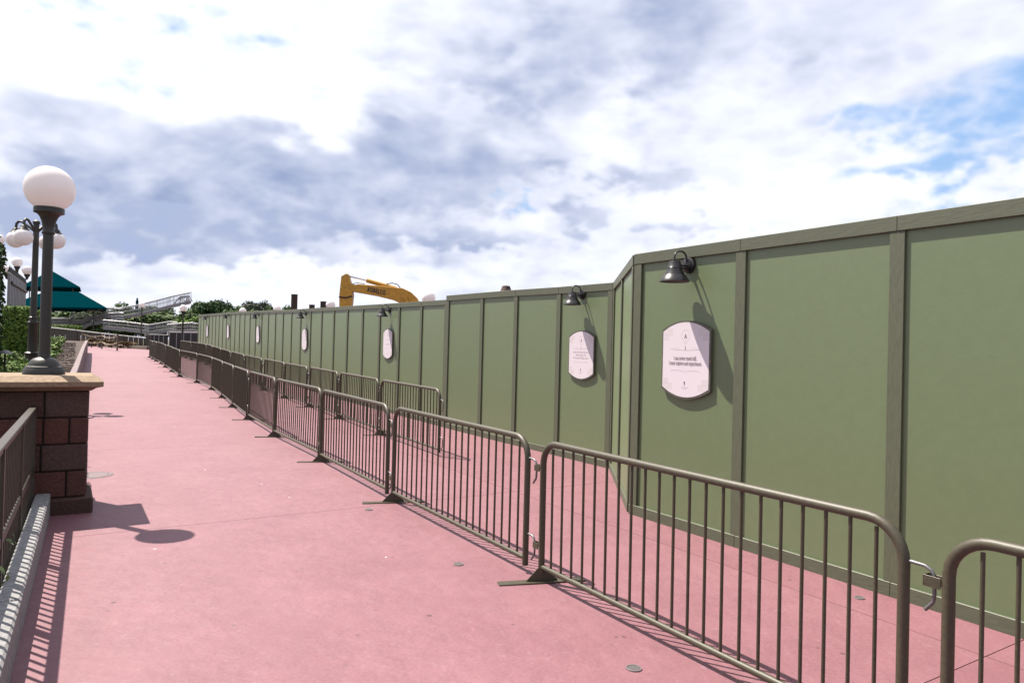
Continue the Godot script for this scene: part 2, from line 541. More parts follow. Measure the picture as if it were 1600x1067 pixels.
	wear(mat("cover_plate", 0.17, 0.125, 0.135, 0.75), grain, null, Vector3.ONE * 3.0)
	mat("teal_plastic", 0.012, 0.075, 0.085, 0.4)

# ---------------------------------------------------------------- ground
func strip(x0: float, x1: float, s0: float, s1: float, lift: float, thick: float, step := 0.6, skew := 0.0) -> Mesh:
	var s := st()
	var n := int(ceil((s1 - s0) / step))
	for i in n:
		var a := lerpf(s0, s1, float(i) / n)
		var b := lerpf(s0, s1, float(i + 1) / n)
		var ya := gs(a) + lift
		var yb := gs(b) + lift
		var na := Vector3(0, 1, (gs(a + 0.3) - gs(a - 0.3)) / 0.6).normalized()
		var nb := Vector3(0, 1, (gs(b + 0.3) - gs(b - 0.3)) / 0.6).normalized()
		var p := [Vector3(x0, ya, -a), Vector3(x1, ya, -a), Vector3(x1, yb, -b), Vector3(x0, yb, -b)]
		tri(s, p[0], p[1], p[2], na, na, nb)
		tri(s, p[0], p[2], p[3], na, nb, nb)
		if thick > 0.0:
			var dn := Vector3(0, -thick, 0)
			quad(s, p[0], p[3], p[3] + dn, p[0] + dn, Vector3.LEFT)
			quad(s, p[1], p[2], p[2] + dn, p[1] + dn, Vector3.RIGHT)
			if i == 0: quad(s, p[0], p[1], p[1] + dn, p[0] + dn, Vector3.BACK)
			if i == n - 1: quad(s, p[3], p[2], p[2] + dn, p[3] + dn, Vector3.FORWARD)
	return s.commit()

func build_ground() -> void:
	structure("ground", strip(-600, 700, -120, 900, -0.16, 0.0, 3.0), M.earth)
	var bed := structure("promenade", strip(-0.5, 15.0, -8.0, 104.0, -0.018, 0.0, 1.2), M.joint_bed)
	var joints := [-0.42, 4.30, 9.10, 14.9]
	var s := -7.73
	var row := 0
	while s < 103.0:
		for c in 3:
			var gap := 0.003
			if c == 2 and s < 45.0: continue
			part(bed, "slab", strip(joints[c] + gap, joints[c + 1] - gap, s + gap, s + 4.8 - gap, 0.0, 0.07), M["pink_concrete_%d" % ((row * 2 + c * 5 + row / 3) % 3)])
		s += 4.8
		row += 1

# ---------------------------------------------------------------- hoarding
func run_of_wall(called: String, label: String, pts: Array, tops: Array, bottoms: Array, doubled: Array) -> Node3D:
	# pts: batten positions (x, z) along the run; the face looks to the left of the walk from first to last reversed
	var root := thing(called, label, "hoarding", Vector3(pts[0].x, 0, pts[0].y))
	var o := Vector3(pts[0].x, 0, pts[0].y)
	for i in pts.size() - 1:
		var a := Vector3(pts[i].x, 0, pts[i].y)
		var b := Vector3(pts[i + 1].x, 0, pts[i + 1].y)
		var d := (b - a).normalized()
		var out := d.cross(Vector3.UP).normalized() * -1.0
		if out.x > 0: out = -out
		var len := a.distance_to(b)
		var bas := Basis(d, Vector3.UP, d.cross(Vector3.UP))
		var top_a: float = tops[i]; var top_b: float = tops[i + 1]
		var bot: float = minf(bottoms[i], bottoms[i + 1])
		# plywood sheet: follows the cap line
		var s := st()
		var za := 0.009
		var lo := bot + 0.012
		var c: Array = []
		for side in [1.0, -1.0]:
			for q in [[0.003, lo], [len - 0.003, lo], [len - 0.003, top_b - 0.03], [0.003, top_a - 0.03]]:
				c.append(a - o + d * q[0] + Vector3.UP * q[1] + out * za * side)
		quad(s, c[0], c[1], c[2], c[3], out)
		quad(s, c[4], c[5], c[6], c[7], -out)
		quad(s, c[3], c[2], c[6], c[7], Vector3.UP)
		quad(s, c[0], c[3], c[7], c[4], -d)
		quad(s, c[1], c[2], c[6], c[5], d)
		part(root, "panel", s.commit(), M["green_panel_%d" % ((i * 7 + i / 2) % 3)])
		# cap board and base board of this bay
		var jig := rng.randf_range(-0.002, 0.002)
		s = st()
		var cap_c := (a + b) / 2.0 - o + Vector3.UP * ((top_a + top_b) / 2.0 - 0.05) + out * (0.022 + jig)
		var slope := (Vector3(b.x, top_b, b.z) - Vector3(a.x, top_a, a.z))
		var dd := slope.normalized()
		var side3 := bas.z
		add_box(s, cap_c, Vector3(slope.length() - 0.0015, 0.105, 0.026), Basis(dd, side3.cross(dd), side3), 0.003)
		part(root, "cap_board", s.commit(), M.olive_board)
		s = st()
		var ba: float = bottoms[i]; var bb: float = bottoms[i + 1]
		var bs := (Vector3(b.x, bb, b.z) - Vector3(a.x, ba, a.z))
		var bd := bs.normalized()
		add_box(s, (a + b) / 2.0 - o + Vector3.UP * ((ba + bb) / 2.0 + 0.060) + out * (0.0215 + jig), Vector3(bs.length() - 0.002, 0.1, 0.025), Basis(bd, side3.cross(bd), side3), 0.003)
		part(root, "base_board", s.commit(), M.olive_board)
		# timber frame behind
		s = st()
		add_box(s, a - o + d * 0.03 - out * 0.055 + Vector3.UP * ((top_a + bot) / 2.0), Vector3(0.038, top_a - bot - 0.06, 0.088), bas)
		part(root, "stud", s.commit(), M.plywood_back)
	for i in pts.size():
		var a2 := Vector3(pts[i].x, 0, pts[i].y)
		var nb: Vector2 = pts[mini(i + 1, pts.size() - 1)] if i == 0 else pts[i - 1]
		var d2 := (Vector3(nb.x, 0, nb.y) - a2).normalized()
		if i > 0: d2 = -d2
		var out2 := d2.cross(Vector3.UP)
		if out2.x > 0: out2 = -out2
		var bas2 := Basis(d2, Vector3.UP, d2.cross(Vector3.UP))
		var shift := 0.055 if i == 0 else (-0.055 if i == pts.size() - 1 else 0.0)
		var h0: float = bottoms[i] + 0.111
		var h1: float = tops[i] - 0.104
		if i > 0 and i < pts.size() - 1: h1 = minf(h1, lerpf(tops[i], tops[i - 1], 0.04) - 0.104)
		var s2 := st()
		add_box(s2, a2 - o + d2 * shift + out2 * (0.020 + rng.randf_range(-0.001, 0.001)) + Vector3.UP * ((h0 + h1) / 2.0), Vector3(0.105, h1 - h0, 0.0215), bas2, 0.003)
		part(root, "batten", s2.commit(), M.olive_batten)
	return root

func build_hoarding() -> void:
	# near run
	var pts := []; var tops := []; var bots := []
	for z in [-5.30, -3.985, -2.665, -1.345, -0.025, 1.295]:
		pts.append(Vector2(4.80, z)); tops.append(2.592); bots.append(gs(-z) - 0.012)
	run_of_wall("construction_hoarding", "tall green plywood hoarding run holding the sign that reads I can never stand still", pts, tops, bots, [])
	# jog
	pts = [Vector2(6.30, -7.36), Vector2(5.58, -6.37), Vector2(4.83, -5.34)]
	run_of_wall("construction_hoarding", "short angled return of green hoarding, pale in the sun, joining two long runs", pts, [2.56, 2.575, 2.592], [0.01, 0.008, 0.005], [])
	# middle run
	pts = []; tops = []; bots = []
	for k in 5:
		var z: float = [-12.425, -11.03, -9.89, -8.68, -7.42][k]
		pts.append(Vector2(6.335, z)); tops.append([2.63, 2.615, 2.60, 2.575, 2.56][k]); bots.append(gs(-z) - 0.012)
	run_of_wall("construction_hoarding", "four-bay middle run of green hoarding with a sign of three text lines", pts, tops, bots, [])
	# long far run
	pts = []; tops = []; bots = []
	var ta := [12.4, 16.3, 20.2, 25.3, 29.2, 36.9, 40.8, 51.0]
	var ty := [2.552, 2.622, 2.696, 2.80, 2.905, 3.083, 3.146, 3.33]
	for i in range(30, -1, -1):
		var x := 6.35 + 1.26 * i * sin(deg_to_rad(1.5))
		var z := -12.43 - 1.26 * i * cos(deg_to_rad(1.5))
		pts.append(Vector2(x, z))
		var t := 3.33
		for k in 7:
			if -z >= ta[k] and -z < ta[k + 1]: t = lerpf(ty[k], ty[k + 1], (-z - ta[k]) / (ta[k + 1] - ta[k]))
		tops.append(t); bots.append(gs(-z) - 0.012)
	run_of_wall("construction_hoarding", "long thirty-bay run of green hoarding receding up the slope to its far end", pts, tops, bots, [])

# ---------------------------------------------------------------- crowd barriers
func make_barrier(called: String, label: String, group: String) -> Node3D:
	# local: left post at x = 0, right post at x = 2.50, base at y = 0, face along x
	var t := thing(called, label, "barrier", Vector3.ZERO, 0.0, group)
	var L := 2.50
	var r := 0.0225
	var R := 0.15
	var top := 0.967
	var pts := [Vector3(0, 0.055, 0), Vector3(0, top - R, 0)]
	for k in range(1, 7): pts.append(Vector3(R - R * cos(k * PI / 14), top - R + R * sin(k * PI / 14), 0))
	pts.append(Vector3(R, top, 0))
	pts.append(Vector3(L * 0.5, top, 0))
	for k in range(0, 7): pts.append(Vector3(L - R + R * sin(k * PI / 14), top - R + R * cos(k * PI / 14), 0))
	pts.append(Vector3(L, top - R, 0)); pts.append(Vector3(L, 0.055, 0))
	part(t, "frame", tube(pts, r, 14), M.olive_paint)
	part(t, "bottom_rail", tube([Vector3(0.018, 0.105, 0), Vector3(L - 0.018, 0.105, 0)], 0.019, 12), M.olive_paint)
	var bar_low := tube([Vector3(0, 0.12, 0), Vector3(0, top - 0.02, 0)], 0.0085, 8)
	var bar_end := tube([Vector3(0, 0.12, 0), Vector3(0, top - 0.036, 0)], 0.0085, 8)
	for k in 21:
		part(t, "bar", bar_end if k == 0 or k == 20 else bar_low, M.olive_paint, Vector3(L * (k + 1) / 22.0, 0, 0))
	# foot: gusset and flat plate, turned a little
	var foot := part(t, "foot", plate(PackedVector2Array([Vector2(-0.115, 0.012), Vector2(0.115, 0.012), Vector2(0.03, 0.10), Vector2(-0.03, 0.10)]), 0.006), M.olive_paint, Vector3(0.01, 0, 0), Basis(Vector3.UP, 1.25))
	part(foot, "foot_plate", box(Vector3(0.62, 0.009, 0.075), 0.002), M.olive_paint, Vector3(0.0, 0.0065, 0.0))
	for y in [0.80, 0.26]:
		# loop of flat band on the left post
		var s := st()
		for w in [-1.0, 1.0]: add_box(s, Vector3(-0.052, y - 0.02, 0.017 * w), Vector3(0.062, 0.042, 0.004), Basis(), 0.001)
		add_box(s, Vector3(-0.084, y - 0.02, 0), Vector3(0.004, 0.042, 0.038), Basis(), 0.001)
		part(t, "loop", s.commit(), M.olive_paint)
		# bent rod hook on the right post
		var hook := [Vector3(L + 0.018, y + 0.028, 0), Vector3(L + 0.080, y + 0.026, 0), Vector3(L + 0.106, y + 0.014, 0), Vector3(L + 0.117, y - 0.012, 0), Vector3(L + 0.117, y - 0.08, 0), Vector3(L + 0.112, y - 0.105, 0), Vector3(L + 0.085, y - 0.14, 0.004)]
		part(t, "hook", tube(hook, 0.0075, 8), M.zinc_rod)
	return t

func set_barrier(o: Node3D, a: Vector3, b: Vector3) -> void:
	var d := (b - a).normalized()
	var side := d.cross(Vector3.UP).normalized()
	var lean := side * rng.randf_range(-0.012, 0.012)
	d = (d + side * rng.randf_range(-0.012, 0.012)).normalized()
	o.transform = Transform3D(Basis(d, Vector3.UP + lean - d * (Vector3.UP + lean).dot(d), side).orthonormalized(), a)

func build_barriers() -> void:
	var g1 := "barriers in the row along the open path"
	var l1 := "brown steel crowd barrier in the row standing along the open path"
	var src := make_barrier("crowd_barrier", l1, g1)
	var xs := [2.80, 2.83, 2.87, 2.95, 2.99, 3.14, 3.35, 3.59, 3.76, 3.73, 3.54, 3.58, 3.64, 3.75, 3.80, 3.90, 3.98]
	for i in range(-1, 16):
		var zf := -1.345 if i == -1 else (-4.02 if i == 0 else -4.06 - 2.68 * i)
		var zn := 1.3 if i == -1 else (-1.345 if i == 0 else (-4.02 if i == 1 else -4.06 - 2.68 * (i - 1)))
		var a := Vector3(xs[i + 1], gs(-zf), zf)
		var b := Vector3(xs[i] if i >= 0 else 2.79, gs(-zn), zn)
		var o := src if i == -1 else copy(src)
		o.set_meta("label", l1)
		set_barrier(o, a, b)
		if i == 0: o.set_meta("label", "brown crowd barrier standing in front of the angled hoarding return")
		if i == 15: o.set_meta("label", "far end barrier closing the row along the open path")
		if i == -1: o.set_meta("label", "brown crowd barrier whose loop holds the bent zinc hook in front of the hoarding sheet")
	var g2 := "barriers in the inner row beside the hoarding"
	var l2 := "brown steel crowd barrier in the inner row beside the green hoarding"
	var src2 := copy(src, l2)
	src2.set_meta("group", g2)
	var us := [4.60, 4.72, 4.88, 5.04, 5.14, 5.21, 5.20, 5.25, 5.36, 5.48, 5.67, 5.73, 5.76, 5.82, 5.87]
	for i in range(1, 15):
		var zf2 := -9.03 - 2.7 * i
		var zn2 := -9.03 - 2.7 * (i - 1)
		var o2 := src2 if i == 1 else copy(src2)
		o2.set_meta("label", l2)
		set_barrier(o2, Vector3(us[i], gs(-zf2), zf2), Vector3(us[i - 1], gs(-zn2), zn2))
		if i == 1: o2.set_meta("label", "end barrier of the inner row, its hooks hanging free")
		if i == 14: o2.set_meta("label", "inner-row barrier standing past the far end of the hoarding")

# ---------------------------------------------------------------- wall lamps and signs
func make_wall_lamp(label: String) -> Node3D:
	# local: wall face at z = 0, out along +z, y = 0 at the back plate centre
	var t := thing("wall_lamp", label, "lamp", Vector3.ZERO, 0.0, "barn lamps on the hoarding")
	var s := st()
	add_lathe(s, [Vector2(0, 0.035), Vector2(0.045, 0.035), Vector2(0.06, 0.026), Vector2(0.075, 0.022), Vector2(0.078, 0.0), Vector2(0.0, 0.0)], 28, Vector3.ZERO, Basis(Vector3.RIGHT, PI / 2))
	part(t, "back_plate", s.commit(), M.dark_bronze)
	var pts := []
	for k in 13:
		var a := PI * k / 12.0
		pts.append(Vector3(0, 0.055 + 0.062 * sin(a) * 1.0, 0.115 - 0.075 * cos(a)))
	pts.push_front(Vector3(0, 0.01, 0.03))
	pts.append(Vector3(0, 0.02, 0.19))
	part(t, "arm", tube(pts, 0.0085, 10), M.dark_bronze)
	s = st()
	add_tube(s, [Vector3(0, -0.01, 0.03), Vector3(0, -0.01, 0.15)], 0.009, 10)
	add_tube(s, [Vector3(0, -0.035, 0.03), Vector3(0, -0.035, 0.14)], 0.006, 10)
	part(t, "bracket", s.commit(), M.dark_bronze)
	var c := Vector3(0, 0, 0.185)
	s = st()
	add_lathe(s, [Vector2(0.0, 0.022), Vector2(0.046, 0.020), Vector2(0.052, 0.005), Vector2(0.062, -0.035), Vector2(0.066, -0.04), Vector2(0.064, -0.048), Vector2(0.070, -0.058), Vector2(0.070, -0.066), Vector2(0.086, -0.085), Vector2(0.087, -0.093), Vector2(0.105, -0.115), Vector2(0.122, -0.14), Vector2(0.132, -0.158), Vector2(0.134, -0.166), Vector2(0.130, -0.166)], 36, c)
	var shade := part(t, "shade", s.commit(), M.dark_bronze)
	s = st()
	add_lathe(s, [Vector2(0.128, -0.165), Vector2(0.117, -0.142), Vector2(0.098, -0.115), Vector2(0.07, -0.088), Vector2(0.05, -0.06), Vector2(0.0, -0.055)], 36, c)
	part(shade, "reflector", s.commit(), M.lamp_inside)
	s = st()
	add_lathe(s, [Vector2(0, -0.145), Vector2(0.02, -0.138), Vector2(0.028, -0.12), Vector2(0.024, -0.10), Vector2(0.016, -0.08), Vector2(0.016, -0.06)], 16, c)
	part(shade, "bulb", s.commit(), M.opal_globe)
	return t

func sign_outline(grow: float) -> PackedVector2Array:
	var w := 0.285 + grow
	var p := PackedVector2Array()
	for k in 17:
		var x := lerpf(-w, w, k / 16.0)
		p.append(Vector2(x, -0.345 - grow + 0.085 * (x / w) * (x / w)))
	for k in 17:
		var x2 := lerpf(w, -w, k / 16.0)
		p.append(Vector2(x2, 0.345 + grow - 0.085 * (x2 / w) * (x2 / w)))
	return p

func print_image(lines: Array, seedv: int) -> ImageTexture:
	# flat print: pale pink sheet, corner ornaments, emblem ring, flourishes; lettering that cannot be read is short dashes
	var w := 288
	var h := 352
	var im := Image.create(w, h, false, Image.FORMAT_RGB8)
	im.fill(Color8(238, 232, 238))
	var beige := Color8(222, 208, 212)
	var tint := Color8(228, 222, 224)
	for sx in 2:
		for sy in 2:
			var ox := 8 if sx == 0 else w - 8 - 58
			var oy := 34 if sy == 0 else h - 34 - 52
			var vx := ox if sx == 0 else ox + 58 - 34
			var vy := oy if sy == 0 else oy
			im.fill_rect(Rect2i(vx, vy, 34, 52), tint)
			im.fill_rect(Rect2i(ox, oy if sy == 0 else oy + 22, 58, 30), tint)
			im.fill_rect(Rect2i(ox, (oy + 30) if sy == 0 else oy + 21, 58, 1), Color8(205, 188, 196))
			im.fill_rect(Rect2i(vx, (oy + 52) if sy == 0 else oy - 1, 34, 1), Color8(205, 188, 196))
			im.fill_rect(Rect2i(vx + 10, oy + (8 if sy == 0 else 30), 14, 12), Color8(235, 226, 228))
	im.fill_rect(Rect2i(6, 6, w - 12, 2), beige)
	var ink := Color8(112, 98, 108)
	var soft := Color8(190, 176, 188)
	# emblem: ring of print and a small peaked mark
	for k in 260:
		var a := TAU * k / 260.0
		if k % 9 < 6:
			im.set_pixel(144 + int(24 * cos(a)), 66 + int(27 * sin(a)), soft)
			im.set_pixel(144 + int(25 * cos(a)), 66 + int(28 * sin(a)), soft)
	for y in 22:
		var half := int(1 + y * 0.36)
		for x in range(-half, half + 1):
			if not (y > 14 and absi(x) < 3): im.set_pixel(144 + x, 58 + y, ink)
	im.fill_rect(Rect2i(134, 100, 20, 2), soft)
	# upper flourish with a small standing mark
	for x in range(52, 238):
		var yy := 128 + int(5.0 * sin((x - 52) / 186.0 * PI) + 0.5)
		im.set_pixel(x, yy, ink)
		if x % 3: im.set_pixel(x, yy + 1, soft)
	for k in [70, 84, 98, 182, 200, 214]:
		for q in 7: im.set_pixel(k + q, 125 - int(4 * sin(q * 0.5)), ink)
	for y in 18: im.fill_rect(Rect2i(141 + y / 8, 113 + y, 3 + y / 6, 1), ink)
	# lower flourish
	for x in range(54, 232):
		var t := absf(x - 143.0)
		if t > 8:
			var y2 := 230 - int(6.0 * sin(clampf((t - 8) / 82.0, 0, 1) * PI * 0.9))
			im.set_pixel(x, y2, ink)
			if x % 11 < 5: im.set_pixel(x, y2 + 4, soft)
	im.fill_rect(Rect2i(143, 222, 2, 16), soft)
	# foot mark
	im.fill_rect(Rect2i(138, 276, 9, 10), ink)
	im.fill_rect(Rect2i(141, 286, 4, 10), ink)
	im.fill_rect(Rect2i(122, 302, 42, 3), soft)
	im.fill_rect(Rect2i(130, 309, 26, 2), soft)
	var r2 := RandomNumberGenerator.new()
	r2.seed = seedv
	for l in lines:      # [y, x0, x1]
		var x3: int = l[1]
		while x3 < l[2]:
			var word := r2.randi_range(3, 8)
			for k in word:
				if x3 < l[2]:
					im.fill_rect(Rect2i(x3, l[0] - (4 if r2.randf() < 0.3 else 0), 2, 11), Color8(128, 114, 124))
					im.fill_rect(Rect2i(x3, l[0] + r2.randi_range(0, 8), 4, 2), Color8(140, 126, 136))
				x3 += 5
			x3 += 5
	return ImageTexture.create_from_image(im)

func make_sign(label: String, lines: Array, text: Array, seedv: int) -> Node3D:
	# local: wall face at z = 0, out along +z, centre at the origin
	var t := thing("wall_sign", label, "sign", Vector3.ZERO, 0.0, "arched signs on the hoarding")
	part(t, "backing_board", plate(sign_outline(0.012), 0.03), M.sign_edge, Vector3(0, 0, 0.016))
	var o := sign_outline(-0.004)
	var idx := Geometry2D.triangulate_polygon(o)
	var s := st()
	for i in range(0, idx.size(), 3):
		var q := []
		for k in 3: q.append(o[idx[i + k]])
		if (q[1] - q[0]).cross(q[2] - q[0]) > 0.0:
			var sw: Vector2 = q[1]; q[1] = q[2]; q[2] = sw
		for k in 3:
			s.set_normal(Vector3(0, 0, 1))
			s.set_uv(Vector2(q[k].x / 0.576 + 0.5, 0.5 - q[k].y / 0.70))
			s.add_vertex(Vector3(q[k].x, q[k].y, 0))
	var key := "print%d" % seedv
	if not M.has(key):
		var m := mat(key, 1, 1, 1, 0.55)
		m.albedo_color = Color(0.80, 0.79, 0.80)
		m.albedo_texture = print_image(lines, seedv)
	part(t, "printed_face", s.commit(), M[key], Vector3(0, 0, 0.0335))
	for l in text:
		var tm := TextMesh.new()
		tm.text = l[0]
		var f := SystemFont.new()
		f.font_names = PackedStringArray(["Droid Serif"])
		tm.font = f
		tm.font_size = 64
		tm.pixel_size = 0.001
		tm.depth = 0.001
		part(t, "lettering", tm, M.ink_soft, Vector3(0, l[1], 0.0345), Basis().scaled(Vector3(l[2], l[3], 1.0)))
	var screw := lathe([Vector2(0.0, 0.003), Vector2(0.006, 0.002), Vector2(0.007, 0.0)], 10)
	for sx in [-0.291, 0.291]:
		part(t, "screw", screw, M.rope, Vector3(sx, -0.01, 0.031), Basis(Vector3.RIGHT, PI / 2))
	return t

func build_wall_lamps_and_signs() -> void:
	var face := Basis(Vector3(0, 0, 1), Vector3.UP, Vector3(-1, 0, 0))     # local +z looks out of the wall (-x), local x runs towards the viewer
	var lamp := make_wall_lamp("dark barn lamp above the sign that reads I can never stand still")
	lamp.transform = Transform3D(face, Vector3(4.79, 2.425, -4.58))
	var a := make_sign("arched pink sign reading I can never stand still, I must explore and experiment", [], [["I can never stand still.", 0.012, 0.42, 0.72], ["I must explore and experiment.", -0.034, 0.42, 0.72]], 1)
	a.transform = Transform3D(face, Vector3(4.79, 1.562, -4.575))
	var lamp2 := copy(lamp, "dark barn lamp above the sign with three text lines")
	lamp2.transform = Transform3D(face, Vector3(6.325, 2.44, -8.12))
	var b := make_sign("arched pink sign with three text lines on the four-bay hoarding run", [[152, 54, 236], [173, 84, 206], [194, 54, 230]], [], 2)
	b.transform = Transform3D(face, Vector3(6.325, 1.555, -8.08))
	var turned := Basis(Vector3.UP, deg_to_rad(-1.5)) * face
	var c: Node3D
	for k in 5:
		var i := 2.5 + 6.0 * k
		var x := 6.35 + 1.26 * i * sin(deg_to_rad(1.5)) - 0.01
		var z := -12.43 - 1.26 * i * cos(deg_to_rad(1.5))
		var g := gs(-z)
		var l3 := copy(lamp, "dark barn lamp on the long far hoarding run")
		l3.transform = Transform3D(turned, Vector3(x, g + [2.40, 2.45, 2.42, 2.43, 2.45][k], z))
		if k == 0:
			c = make_sign("arched pink sign with one text line on the long far hoarding run", [[178, 72, 216]], [], 3)
		else:
			c = copy(c, "arched pink sign with faint print further along the long far hoarding run")
		c.transform = Transform3D(turned, Vector3(x, g + 1.60, z))

# ---------------------------------------------------------------- left edge: stone wall, railing, kerb
func build_left_edge() -> void:
	# the kerb turns 1.65 degrees off the promenade
	var dir := Vector3(-0.0288, 0, 1).normalized()
	var yaw := Basis(Vector3.UP.cross(dir).normalized(), Vector3.UP, dir)
	var k0 := Vector3(-0.135, 0, -7.55)
	var kerb := thing("kerb", "grey concrete kerb under the brown railing", "kerb", k0)
	var len := 3.0
	for i in 3:
		var s := st()
		add_box(s, dir * (len * i + len / 2.0) + Vector3.UP * 0.09, Vector3(0.115, 0.27, len - 0.006), yaw, 0.012)
		part(kerb, "kerb_stone", s.commit(), M.kerb_concrete)
	# railing
	var r0 := Vector3(-0.222, 0, -7.57)
	var rail := thing("railing", "brown metal railing of thin pickets ending at the stone wall", "railing", r0)
	part(rail, "top_rail", box(Vector3(0.055, 0.022, 9.0), 0.004), M.brown_rail, dir * 4.5 + Vector3.UP * 0.995, yaw)
	part(rail, "rail_web", box(Vector3(0.03, 0.03, 9.0), 0.003), M.brown_rail, dir * 4.5 + Vector3.UP * 0.966, yaw)
	part(rail, "bottom_rail", box(Vector3(0.034, 0.06, 9.0), 0.003), M.brown_rail, dir * 4.5 + Vector3.UP * 0.44, yaw)
	var picket := box(Vector3(0.016, 0.85, 0.016), 0.002)
	var post := box(Vector3(0.045, 1.12, 0.045), 0.003)
	var n := 0
	var at := 0.06
	while at < 8.9:
		if n % 13 == 0: part(rail, "post", post, M.brown_rail, dir * at + Vector3.UP * 0.42, yaw)
		else: part(rail, "picket", picket, M.brown_rail, dir * at + Vector3.UP * 0.53, yaw)
		at += 0.098
		n += 1
	structure("lower_bed", strip(-14.0, -0.195, -6.0, 7.55, 0.02, 0.0), M.mulch)
	# weeds poking through the railing
	var weed := leaf_mesh(5, 90, Vector3(0.09, 0.16, 1.6), 0.022, "leaf_shrub")
	for k in 2:
		var w := thing("weed_clump", "small green weeds behind the railing %s" % ["close to the stone wall", "further along the kerb"][k], "plant", Vector3(-0.33 - 0.06 * k, 0.22, -6.1 + 2.6 * k))
		part(w, "leaves", weed, M.leaf_shrub)
	# stone wall with cap
	var wall := thing("stone_wall", "low red-brown stone block wall with sandstone cap carrying the big globe lamp", "wall", Vector3(0.2, 0, -7.57))
	part(wall, "mortar_core", box(Vector3(2.76, 1.0, 0.60), 0.004), M.mortar, Vector3(-1.40, 0.63, -0.33))
	var base := st()
	add_box(base, Vector3(-1.36, 0.085, -0.315), Vector3(2.82, 0.16, 0.74), Basis(), 0.015)
	part(wall, "plinth", base.commit(), M.stone_1)
	var cuts := [[0.0, -0.165, -0.58, -0.97, -1.40, -1.80, -2.3, -2.8], [0.0, -0.365, -0.80, -1.2, -1.6, -2.1, -2.8], [0.0, -0.153, -0.352, -0.75, -1.15, -1.7, -2.2, -2.8], [0.0, -0.346, -0.74, -1.2, -1.5, -2.0, -2.8]]
	# corner blocks are listed from the right-hand end; each course butts round the corner
	for c in 4:
		var y0: float = 0.167 + 0.2425 * c
		for i in cuts[c].size() - 1:
			var x0: float = cuts[c][i] - 0.006
			var x1: float = cuts[c][i + 1] + 0.006
			var bs := st()
			add_box(bs, Vector3((x0 + x1) / 2.0, y0 + 0.119, -0.035 + rng.randf_range(-0.003, 0.003)), Vector3(x0 - x1, 0.231, 0.07), Basis(), 0.011)
			part(wall, "stone_block", bs.commit(), M["stone_%d" % ((i * 3 + c * 2 + i / 2) % 4)])
		var zz := -0.072
		var hs: Array = [[0.30, 0.26], [0.2, 0.36], [0.34, 0.22], [0.24, 0.32]][c]
		for h in hs:
			var bs2 := st()
			add_box(bs2, Vector3(-0.035, y0 + 0.119, zz - h / 2.0), Vector3(0.068, 0.231, h - 0.010), Basis(), 0.011)
			part(wall, "stone_block", bs2.commit(), M["stone_%d" % ((c + int(h * 10)) % 4)])
			zz -= h
	# cap: cove, slab, bevelled top
	var s2 := st()
	var x_l := -2.85
	var rings := [[0.012, 1.137, 0.012], [0.045, 1.160, 0.045], [0.050, 1.163, 0.05], [0.104, 1.178, 0.112], [0.104, 1.222, 0.112], [0.02, 1.272, 0.01]]
	var zb := -0.64
	for i in rings.size():
		var q: Array = rings[i]
		var ring := [Vector3(x_l, q[1], q[2]), Vector3(q[0], q[1], q[2]), Vector3(q[0], q[1], zb - q[2]), Vector3(x_l, q[1], zb - q[2])]
		if i > 0:
			var p: Array = rings[i - 1]
			var old := [Vector3(x_l, p[1], p[2]), Vector3(p[0], p[1], p[2]), Vector3(p[0], p[1], zb - p[2]), Vector3(x_l, p[1], zb - p[2])]
			for k in 4: quad_out(s2, old[k], old[(k + 1) % 4], ring[(k + 1) % 4], ring[k], Vector3(-1.4, 1.2, -0.3))
		if i == rings.size() - 1: quad(s2, ring[0], ring[1], ring[2], ring[3], Vector3.UP)
		if i == 0: quad(s2, ring[0], ring[1], ring[2], ring[3], Vector3.DOWN)
	part(wall, "cap_stone", s2.commit(), M.sandstone)

# ---------------------------------------------------------------- leaves and planting
func leaf_mesh(sd: int, count: int, half: Vector3, size: float, tone: String, shape := "box", clumps := 0) -> Mesh:
	var r := RandomNumberGenerator.new()
	r.seed = sd
	var base: Vector3 = M[tone].get_meta("tone")
	var s := st()
	var centres := []
	for k in clumps:
		var v := Vector3(r.randf_range(-1, 1), r.randf_range(-0.8, 1), r.randf_range(-1, 1))
		if v.length() > 1.0: v = v.normalized() * r.randf_range(0.75, 1.0)
		centres.append([v * 0.74, r.randf_range(0.20, 0.36), r.randf_range(0.8, 1.2)])
	for i in count:
		var p: Vector3
		var n: Vector3
		var var_t := 1.0
		if shape == "box":
			p = Vector3(r.randf_range(-1, 1), r.randf_range(-1, 1), r.randf_range(-1, 1))
			if r.randf() < 0.6:          # crowd the leaves on the clipped faces
				var f := r.randi_range(0, 2)
				p[f] = signf(p[f]) * r.randf_range(0.9, 1.04)
			n = p
		else:
			var c: Array = centres[i % centres.size()]
			var d := Vector3(r.randfn(), r.randfn(), r.randfn()).normalized()
			p = c[0] + d * c[1] * pow(r.randf(), 0.4)
			n = d
			var_t = c[2]
		p *= half
		n = (n.normalized() + Vector3(r.randfn(), r.randfn() + 0.5, r.randfn()) * 0.55).normalized()
		var u := n.cross(Vector3(r.randfn(), r.randfn(), r.randfn())).normalized()
		var v2 := n.cross(u)
		var l := size * r.randf_range(0.6, 1.35)
		var w := l * r.randf_range(0.35, 0.6)
		var k2 := var_t * r.randf_range(0.72, 1.3)
		s.set_color(Color(base.x * k2 * r.randf_range(0.85, 1.2), base.y * k2, base.z * k2 * r.randf_range(0.7, 1.3)))
		var tip := p + u * l
		var back := p - u * l
		var fold := n * w * 0.25
		tri(s, back, p + v2 * w + fold, tip, n, n, n)
		tri(s, back, p - v2 * w + fold, tip, n, n, n)
	return s.commit()

